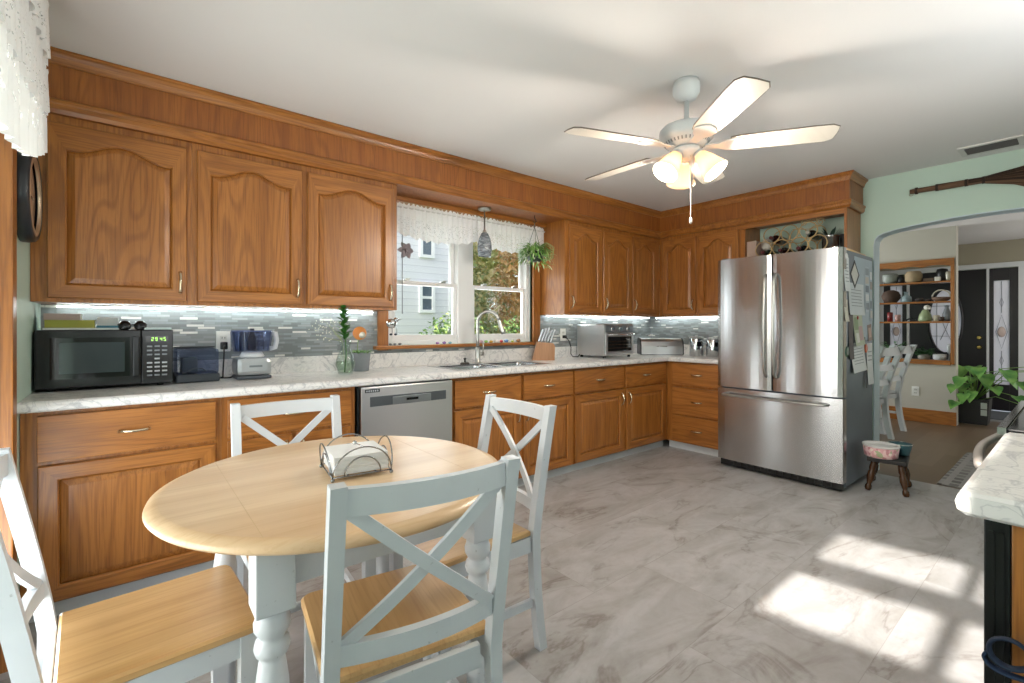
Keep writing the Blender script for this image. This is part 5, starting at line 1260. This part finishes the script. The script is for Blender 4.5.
for k, (ya, yb_, ga, gb_) in enumerate(((-2.634, -2.346, -2.548, -2.390), (-1.419, -1.121, -1.362, -1.205))):
    b = B(); b.box(DX+.02, DX+.06, ya, ga, .01, 2.04, .002); b.box(DX+.02, DX+.06, gb_, yb_, .01, 2.04, .002); b.box(DX+.02, DX+.06, ga, gb_, .01, .38, .002); b.box(DX+.02, DX+.06, ga, gb_, 1.865, 2.04, .002)
    s2 = struct('window_%d' % (3+k), b, DARK, ('dark sidelight with leaded glass beside the door knob', 'dark sidelight seen behind the open shelves')[k])
    b = B(); b.box(DX+.036, DX+.042, ga, gb_, .38, 1.865); gg = b.done('pane', FROST, s2)
    b = B(); cy = (ga+gb_)/2; x = DX+.032
    b.tube([(x, cy, .40), (x, cy, .86)], .0035, 5); b.tube([(x, cy, 1.40), (x, cy, 1.85)], .0035, 5)
    for z, r in ((1.13, .16), (1.55, .05), (.72, .05)): b.tube([(x, cy, z-r*1.5), (x, cy+r*.36, z), (x, cy, z+r*1.5), (x, cy-r*.36, z)], .0035, 5, closed=True)
    b.done('leading', M('#8C8890', .4, .5), gg)
    b = B(); b.ball((x-.003, cy, 1.13), .045, 2, (.12, 1, 1.7)); b.done('bevel_jewel', M('#CDB9B2', .2), gg)
# open shelf unit in the partition
sh = thing('display_shelf', 'honey oak display shelf set into the partition wall', 'shelf', (3.06, -1.4, .765))
b = B(); b.box(PX-.03, PT+.02, OY0+.001, OY1-.001, .7655, .790, .003); b.done('sill_board', OAKY, sh)
b = B(); b.box(PX-.03, PT+.02, -2.245, OY0-.001, .745, 2.055, .004); b.done('side_post', OAKZ, sh) if False else b.bm.free()
b = B(); b.box(PX-.025, PX-.001, -2.226, -2.192, .745, 2.035, .003); b.done('side_post', OAKZ, sh)
b = B(); b.box(PX-.03, PX-.001, -2.192, OY1, .735, .7645, .003); b.done('lower_trim', OAKY, sh)
b = B(); pts = [(-2.226, 2.04), (OY1, 2.04)]
for k in range(60, -1, -1):
    y = -2.192 + (OY1+2.192)*k/60; pts.append((y, 1.945 + .022*abs(math.sin((y+2.192)*PI/.26))))
pts.append((-2.226, 1.945)); b.prism(pts, lambda p, q, h: (PX-.027+h, p, q), .025); b.done('scalloped_valance', OAKY, sh)
for z in (1.770, 1.520, 1.270):
    b = B(); b.box(PX+.0, PT+.01, OY0+.001, OY1-.001, z-.02, z, .002); b.done('shelf_board', OAKY, sh)
def pot(name, label, cat, x, y, z, prof, col, rough=.4, group='things on the display shelf', n=18):
    return tag(B().lathe(prof, (x, y, z+.0008), n).done(name, M(col, rough), None), label, cat, group)
SXX = 3.06
# top shelf
pot('glass_bowl', 'small clear-grey bowl on the top shelf near its hidden end', 'bowl', SXX, -1.59, 1.770, [(.05,0),(.08,.04),(.085,.11),(.075,.13),(.07,.09)], '#8E938C')
pot('mug', 'black mug on the top shelf beside the woven basket', 'mug', SXX, -1.706, 1.770, [(.030,0),(.04,.005),(.04,.08),(.03,.085)], '#1A1B1C')
pot('basket', 'woven tan round basket on the top shelf', 'basket', SXX, -1.83, 1.770, [(.06,0),(.085,.02),(.09,.10),(.07,.14),(.05,.145)], '#A08C6E', .8)
tag(B().box(3.02, 3.11, -2.03, -1.93, 1.7708, 1.815, .004).done('wooden_box', M('#5E4A3A', .6), None), 'low brown wooden box in the middle of the top shelf', 'box', 'things on the display shelf')
tag(B().box(3.0, 3.03, -2.10, -2.04, 1.7708, 1.825, .01).done('shell_dish', M('#D6D0C6', .5), None), 'white shell dish on the top shelf', 'dish', 'things on the display shelf')
pot('black_plate', 'round black dish standing at the end of the top shelf', 'dish', SXX+.03, -2.10, 1.770, [(.04,0),(.055,.02),(.06,.10),(.05,.15),(.01,.16)], '#17181A')
pot('glass_globe', 'clear round jar at the post end of the top shelf', 'jar', SXX-.035, -2.165, 1.770, [(.015,0),(.022,.03),(.024,.06),(.025,.09),(.02,.11)], '#B9B5A4', .15)
# second shelf
pot('wicker_ball', 'dark brown wicker ball basket on the second shelf', 'basket', SXX, -1.60, 1.520, [(.06,0),(.095,.05),(.10,.09),(.08,.14),(.03,.165)], '#4A372B', .8)
pot('glass_jar', 'squat glass bottle on the second shelf against the bright sidelight', 'jar', SXX, -1.755, 1.520, [(.05,0),(.055,.005),(.055,.07),(.025,.09),(.022,.13),(.03,.135)], '#8FA0A6', .12)
for k, (y, r, lab) in enumerate(((-1.89, .042, 'low dark shell on the second shelf'), (-1.975, .03, 'small dark stone on the second shelf'))):
    tag(B().ball((SXX, y, 1.5235+r*.56), r, 2, (1,1.2,.55), .003).done('seashell', M('#3B3430', .6), None), lab, 'ornament', 'things on the display shelf')
t_ = thing('serving_basket', 'pale handled basket at the post end of the second shelf', 'basket', (SXX, -2.095, 1.5208), 0, 'things on the display shelf')
b = B(); b.lathe([(.05,0),(.085,.02),(.09,.05),(.08,.05),(.05,.01)], (SXX, -2.095, 1.5208), 18, cap=False); b.lathe([(0,0),(.05,0)], (SXX, -2.095, 1.5208), 18, cap=False); b.done('body', M('#6A5140', .6), t_)
b = B(); b.tube([(SXX, -2.095+.083*math.cos(PI*k/12), 1.575+.085*math.sin(PI*k/12)) for k in range(13)], .008, 6); b.done('handle', M('#C9C1B2', .5), t_)
# third shelf
pot('red_candle', 'dark red pillar candle on the third shelf', 'candle', SXX, -1.59, 1.270, [(.03,0),(.03,.12),(.01,.125)], '#7A2A28'); pot('candle_cup', 'pinkish candle cup beside the red candle', 'candle', SXX, -1.67, 1.270, [(.03,0),(.032,.09),(.01,.09)], '#B08A84')
fg = thing('cat_figurine', 'white and green seated figurine on the third shelf', 'figurine', (SXX, -1.95, 1.2708), 0, 'things on the display shelf')
b = B(); b.lathe([(.06,0),(.07,.02),(.06,.08),(.035,.13),(.025,.15)], (SXX, -1.945, 1.2708), 18); b.done('body', M('#8C9A74', .4), fg)
b = B(); b.ball((SXX-.01, -1.965, 1.445), .035, 2); b.ball((SXX-.03, -1.995, 1.435), .016, 2); b.done('head', M('#DCD8CE', .4), fg)
tag(B().tube([(SXX, -1.80+.045*math.cos(PI*k/10), 1.275+.03*math.sin(PI*k/10)) for k in range(11)], .010, 6).done('bangle', M('#1D1C1E', .3), None), 'black arched trinket on the third shelf', 'ornament', 'things on the display shelf')
pot('cream_candle', 'cream candle jar on the third shelf against the oval glass', 'candle', SXX, -2.05, 1.270, [(.03,0),(.035,.01),(.035,.075),(.02,.078)], '#D2C9B4'); pot('brown_cup', 'small dark brown cup on the third shelf', 'cup', SXX-.02, -2.098, 1.270, [(.025,0),(.03,.05),(.025,.055)], '#4A3B32')
pot('grey_vase', 'grey ceramic pear-shaped jug at the post end of the third shelf', 'vase', SXX+.015, -2.145, 1.270, [(.03,0),(.042,.03),(.043,.09),(.026,.14),(.018,.17),(.026,.195),(.01,.20)], '#6E7378', .35)
# sill plants
def potted(name, label, x, y, z, pr, ph, col, lc, n, L, W, spread, group=None, seed=1, cat='potted plant', rise=.9):
    random.seed(seed); t_ = thing(name, label, cat, (x, y, z), 0, group)
    b = B(); b.lathe([(pr*.75, 0), (pr*.8, .003), (pr, ph), (pr*.92, ph), (pr*.85, ph*.85), (0, ph*.85)], (x, y, z+.0008), 22, cap=False); b.lathe([(0,0),(pr*.75,0)], (x, y, z+.0008), 22, cap=False); b.done('pot', M(col, .5), t_)
    b = B()
    for k in range(n):
        a = random.uniform(0, 2*PI); d_ = Vector((math.cos(a), math.sin(a), random.uniform(.1, rise))); s_ = random.uniform(.2, 1)*spread
        p0 = Vector((x, y, z+ph*.86)); p1 = p0 + d_*s_*.6; b.tube([p0, p0.lerp(p1, .5)+Vector((0,0,.02)), p1], [.002,.0016,.001], 4); b.leaf(p1, d_ + Vector((0,0,-.2)), L*random.uniform(.7, 1.1), W, curl=.35)
    b.done('foliage', leafmat(*lc), t_); return t_
potted('potted_plant', 'bushy green plant in a dish on the shelf sill', SXX+.01, -1.93, .790, .07, .07, '#8C877E', ('2F5A34', '4E7B4A'), 110, .055, .03, .17, seed=2)
pot('white_bowl', 'wide white bowl with a brown band on the shelf sill', 'bowl', SXX-.03, -2.085, .790, [(.045,0),(.06,.01),(.068,.06),(.064,.075),(.07,.06)], '#C9CACB')
pot('wine_glass', 'stemmed glass on the sill next to the post', 'glass', SXX-.02, -2.170, .790, [(.022,0),(.022,.004),(.004,.008),(.004,.08),(.018,.10),(.022,.15),(.018,.20)], '#A9AEB0', .1)
potted('potted_plant', 'green plant in a dark pot at the hidden end of the sill', SXX, -1.62, .790, .08, .11, '#2B2E31', ('3A6A3C', '6A9A5C'), 70, .06, .035, .22, seed=3)
outlet('white outlet low on the beige partition wall', fmap('R', PX-.0005, 0, 0), 1.86, .385)
# dining chairs and table
def ladder_chair(label, loc, rz):
    t_ = thing('ladder_back_chair', label, 'chair', loc, rz, 'ladder back chairs beyond the arch')
    GW = M('#B9BCBD', .45)
    b = B(); b.box(-.21, .21, -.19, .21, .43, .455, .008); b.done('seat', GW, t_, world=False)
    def yb(z): return -.20 - (.06*(1-z/.43)**2 if z < .43 else .16*((z-.43)/.57)**1.4)
    for s_ in (-1, 1):
        b = B(); b.sweep([((s_*.195, yb(z), z), (1,0,0), (0,1,0)) for z in (0,.1,.2,.3,.43,.55,.65,.75,.85,.93,1.0)], [(-.019,-.024),(.019,-.024),(.019,.024),(-.019,.024)]); b.done('back_post', GW, t_, world=False)
        b = B(); b.box(s_*.185-.019, s_*.185+.019, .165, .203, 0, .4295, .003); b.done('front_leg', GW, t_, world=False)
    for z0, z1 in ((.58, .64), (.74, .80), (.90, .985)):
        b = B(); P = [((q*.175, yb((z0+z1)/2) - .02*(1-q*q), (z0+z1)/2), (0,1,0), (0,.25,.97)) for q in [k/5-1 for k in range(11)]]; h_ = (z1-z0)/2; b.sweep(P, [(-.009,-h_),(.009,-h_),(.009,h_),(-.009,h_)]); b.done('slat', GW, t_, world=False)
    b = B(); b.beam((-.185, .18, .40), (.185, .18, .40), .018, .05); b.beam((-.185, -.195, .40), (.185, -.195, .40), .018, .05)
    for s_ in (-1, 1): b.beam((s_*.187, .165, .40), (s_*.192, -.18, .40), .018, .05); b.beam((s_*.187, .165, .2), (s_*.192, -.18, .2), .016, .025)
    b.done('seat_frame', GW, t_, world=False); return t_
lc = ladder_chair('grey white ladder-back chair nearer the fridge, beyond the arch', (1.44, -1.62, 0), math.radians(-13))
dup(lc, (2.06, -1.60, 0), math.radians(-16), 'grey white ladder-back chair nearer the shelf wall, beyond the arch')
dt = thing('dining_room_table', 'dark dining table with plants, mostly hidden behind the fridge', 'table', (1.6, -.85, 0))
b = B(); b.box(.75, 2.45, -1.36, -.40, .725, .755, .008); b.done('tabletop', M('#3A3330', .3), dt)
for x in (.85, 2.35):
    for y in (-1.26, -.5): b = B(); b.box(x-.035, x+.035, y-.035, y+.035, 0, .7245, .004); b.done('leg', M('#B5B7B8', .5), dt)
potted('potted_plant', 'leafy plant in a charcoal pot on the dark dining table', 2.20, -1.22, .755, .09, .15, '#3B4043', ('3F6E40', '7FA86A'), 60, .075, .05, .28, seed=5)
potted('potted_plant', 'small pale plant in a white pot on the dark dining table', 1.75, -1.20, .755, .07, .11, '#D5D7D8', ('6B9464', 'A5C090'), 50, .06, .03, .2, seed=6)
tag(B().lathe([(.16, 0), (.17, .006), (.16, .012), (.02, .012)], (2.25, -1.30, .92+.09), 28).done('glass_cake_plate', M('#9FB0AE', .1), None), 'pale glass disc plate', 'plate') if False else None
# entry plant
pp = thing('potted_pothos', 'large split-leaf plant in a square black pot by the front door', 'potted plant', (3.45, -2.35, 0))
b = B(); prf = [(-.15, -.15), (.15, -.15), (.15, .15), (-.15, .15)]
rows = [[b.bm.verts.new((3.45+x*k, -2.345+y*k, z)) for x, y in prf] for k, z in ((.86, .001), (1.0, .31), (.93, .31), (.9, .27))]
for A, D in zip(rows, rows[1:]):
    for j in range(4): b._f([A[j], A[(j+1)%4], D[(j+1)%4], D[j]])
b._f(rows[0]); b._f(rows[-1]); pt_ = b.done('pot', M('#26282A', .45), pp)
b = B(); b.box(3.292, 3.296, -2.475, -2.42, .12, .19); b.box(3.296, 3.300, -2.475, -2.42, .20, .275); b.done('sticker', M('#C8D4CE', .5), pt_)
random.seed(12)
b = B(); bs = B()
def heart(b, p, d_, L, W, up=(0,0,1), curl=.3):
    p, d_ = Vector(p), Vector(d_).normalized(); u = Vector(up); u = (u - d_*u.dot(d_)).normalized(); x = d_.cross(u); rows = []
    for k, wk in ((0, .0), (.08, .62), (.25, 1.0), (.5, .86), (.75, .48), (.92, .16), (1, .0)):
        c = p + d_*L*k - u*curl*L*k*k; back = d_*(.10*L if 0 < k < .2 else 0)
        rows.append([b.bm.verts.new(c - x*W*wk/2 + u*W*wk*.18 - back), b.bm.verts.new(c), b.bm.verts.new(c + x*W*wk/2 + u*W*wk*.18 - back)])
    for A, D in zip(rows, rows[1:]): b._f([A[0], A[1], D[1], D[0]], True); b._f([A[1], A[2], D[2], D[1]], True)
base = Vector((3.45, -2.345, .27))
LV = [(-.56,.10,.24,.2),(-.54,.05,.33,.22),(-.55,.02,.14,.2),(-.35,-.08,.44,.24),(-.02,.10,.43,.25),(-.15,-.02,.44,.26),(-.2,-.12,.36,.25),(-.22,-.28,.42,.27),(-.3,-.42,.30,.27),(-.2,-.50,.42,.24),(-.25,-.62,.50,.25),(-.2,-.75,.46,.26),(-.57,.09,.04,.2),(-.3,-.2,.22,.22),(-.3,-.38,.13,.22),(-.35,-.50,.02,.2),(-.05,.0,.30,.22),(.2,-.25,.35,.22),(-.38,-.02,.16,.2),(-.2,.06,.22,.2),(.0,-.62,.28,.22)]
for dx, dy, dz, L in LV:
    tip = base + Vector((dx, dy, dz)); mid = base + Vector((dx*.4, dy*.4, dz*.7+.08)); bs.tube([base, mid, tip], [.006,.005,.0035], 6)
    heart(b, tip, Vector((dx-.35, dy*.9, -.22 + random.uniform(-.15,.2))), L, L*.62, (random.uniform(-.5,0), random.uniform(-.2,.2), 1), .25)
bs.done('stems', leafmat('6F9A4A', '8DB060'), pp); b.done('leaves', leafmat('427E36', '82B058'), pp)
# mats
t = NT('grey_patterned_mat'); br_ = t.n('TexBrick'); t.l(t.coords((1,1,1), rnd=False), br_.inputs['Vector']); br_.inputs['Scale'].default_value = 1; br_.inputs['Brick Width'].default_value = .11; br_.inputs['Row Height'].default_value = .09; br_.inputs['Mortar Size'].default_value = .02; br_.inputs['Color1'].default_value = (*hexc('4C4846'), 1); br_.inputs['Color2'].default_value = (*hexc('8A8682'), 1); br_.inputs['Mortar'].default_value = (*hexc('8E8A86'), 1)
n_ = t.noise(t.coords(rnd=False), 60, 3); t.base(t.mix(t.math('MULTIPLY', n_, .5), br_.outputs['Color'], hexc('6E6A67'))); t.set(Roughness=.9)
tag(B().box(.02, 1.42, -3.15, -2.52, .0005, .009, .003).done('floor_mat', t.m, None), 'grey patterned mat on the wood floor by the arch', 'mat')
tag(B().box(3.95, 4.75, -2.62, -1.75, .0005, .012, .004).done('door_mat', M('#5C6166', .9), None), 'dark grey mat in front of the front door', 'mat')

# ================================================================== OUTSIDE
b = B(); b.box(LX-4.2, LX-.16, -2.26, .4, 2.32, 2.45); b.box(LX-4.2, LX-4.1, -2.26, -2.16, -.6, 2.32); b.box(LX-4.2, LX-4.1, .3, .4, -.6, 2.32); struct('sun_block_roof', b, WHITEP, 'added roof blocking sun from the patio door')  # unseen roof and posts added to keep sun off the table
b = B(); b.box(-25, 25, .16, 40, -.9, -.6); b.box(-25, -5.4, -25, .16, -.9, -.6); b.box(-25, 25, -25, -5.6, -.9, -.6); b.box(5.2, 25, -5.6, .16, -.9, -.6); struct('ground', b, M('#6F7B58', .9), 'lawn outside the house')
nb = thing('neighbour_house', 'pale sided neighbouring house seen through the sink window', 'house', (-4, 7, -.6))
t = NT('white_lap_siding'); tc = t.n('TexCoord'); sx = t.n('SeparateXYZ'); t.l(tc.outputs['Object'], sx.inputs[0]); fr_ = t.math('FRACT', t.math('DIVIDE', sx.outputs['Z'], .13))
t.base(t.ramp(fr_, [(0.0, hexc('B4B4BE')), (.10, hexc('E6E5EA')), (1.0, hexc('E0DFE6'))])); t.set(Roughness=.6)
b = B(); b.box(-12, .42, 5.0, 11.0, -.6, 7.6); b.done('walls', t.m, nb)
b = B(); b.prism([(4.6, 7.6), (11.4, 7.6), (8, 9.8)], lambda p, q, h: (-12.3+h, p, q), 13.1); b.done('roof', M('#5C5A5E', .8), nb)
b = B(); b.box(.30, .44, 4.97, 5.02, -.6, 7.6); b.done('corner_board', M('#F2F2F4', .5), nb)
def hwin(x0, x1, z0, z1):
    b = B(); ring(b, x0-.06, x1+.06, z0-.06, z1+.06, .06, 4.95, 5.0, bev=0); f = b.done('window', M('#F5F5F7', .5), nb)
    b = B(); b.box(x0, x1, 4.985, 4.998, z0, z1); b.done('pane', M('#5C6A78', .08), f); b = B(); b.box(x0, x1, 4.965, 4.985, (z0+z1)/2-.025, (z0+z1)/2+.025); b.done('meeting_rail', M('#F5F5F7', .5), f)
hwin(-.32, -.10, 1.54, 2.02); hwin(-.31, -.11, 2.62, 3.4); hwin(-3.6, -2.9, 1.5, 2.6)
def foliage_ball(name, label, c, r, sc, n, cols, leaf, seed, trunk=None, cat='bush', group='shrubs and trees outside'):
    random.seed(seed); t_ = thing(name, label, cat, (c[0], c[1], -.6), 0, group)
    b = B(); mats = [leafmat(*q) for q in cols]
    for k in range(n):
        v = Vector((random.gauss(0,1), random.gauss(0,1), random.gauss(0,1))).normalized()*(random.random()**.45)
        p = Vector(c) + Vector((v.x*r*sc[0], v.y*r*sc[1], v.z*r*sc[2])); b.mi = random.randrange(len(mats))
        b.leaf(p, Vector((random.uniform(-1,1), random.uniform(-1,1), random.uniform(-1,.6))), leaf*random.uniform(.6,1.3), leaf*.6, (random.uniform(-1,1), random.uniform(-1,1), 1), .2, 2)
    b.done('foliage', mats, t_, normals=False)
    b = B()
    for k in range(5):
        a = 2*PI*k/5; b.tube([(c[0], c[1], -.6), (c[0]+.1*r*math.cos(a), c[1]+.1*r*math.sin(a), c[2]-.3*r*sc[2]), (c[0]+.5*r*sc[0]*math.cos(a), c[1]+.5*r*sc[1]*math.sin(a), c[2]+.3*r*sc[2])], [.06*r+.02, .04*r+.015, .015], 6)
    b.done('branches', M('#5A4A3C', .9), t_)
G1 = (('4F7038', '7E9B50'), ('6E8A44', 'A9B86C'), ('3F5E30', '5F7F44')); G2 = (('E0A860', 'F0C890'), ('EAC07A', 'F8E2B8'), ('C89A58', 'DDBE88')); G3 = (('A4AC60', 'D6D092'), ('C8B468', 'E8D8A0'), ('8C9E58', 'B4BC7C'))
foliage_ball('bush', 'green bush against the pale house beyond the window', (-.10, 4.1, .62), .85, (1.0, .6, 1.05), 2600, G1, .085, 31)
foliage_ball('bush', 'green bush below the autumn tree beyond the window', (1.75, 4.3, .55), .95, (1.0, .7, 1.0), 1900, G1, .10, 32)
foliage_ball('autumn_tree', 'orange autumn tree filling the far window pane', (4.4, 6.6, 2.4), 1.6, (1.0, .8, 1.35), 4800, G2, .17, 33, cat='tree')
foliage_ball('autumn_tree', 'yellow-green tree beside the pale house', (1.75, 7.4, 2.4), 1.2, (.88, .9, 1.8), 4200, G3, .15, 34, cat='tree')
foliage_ball('tree', 'tall olive green tree behind the autumn tree', (5.6, 12.6, 3.2), 3.4, (1.6, .8, 1.2), 4200, G3, .45, 35, cat='tree')
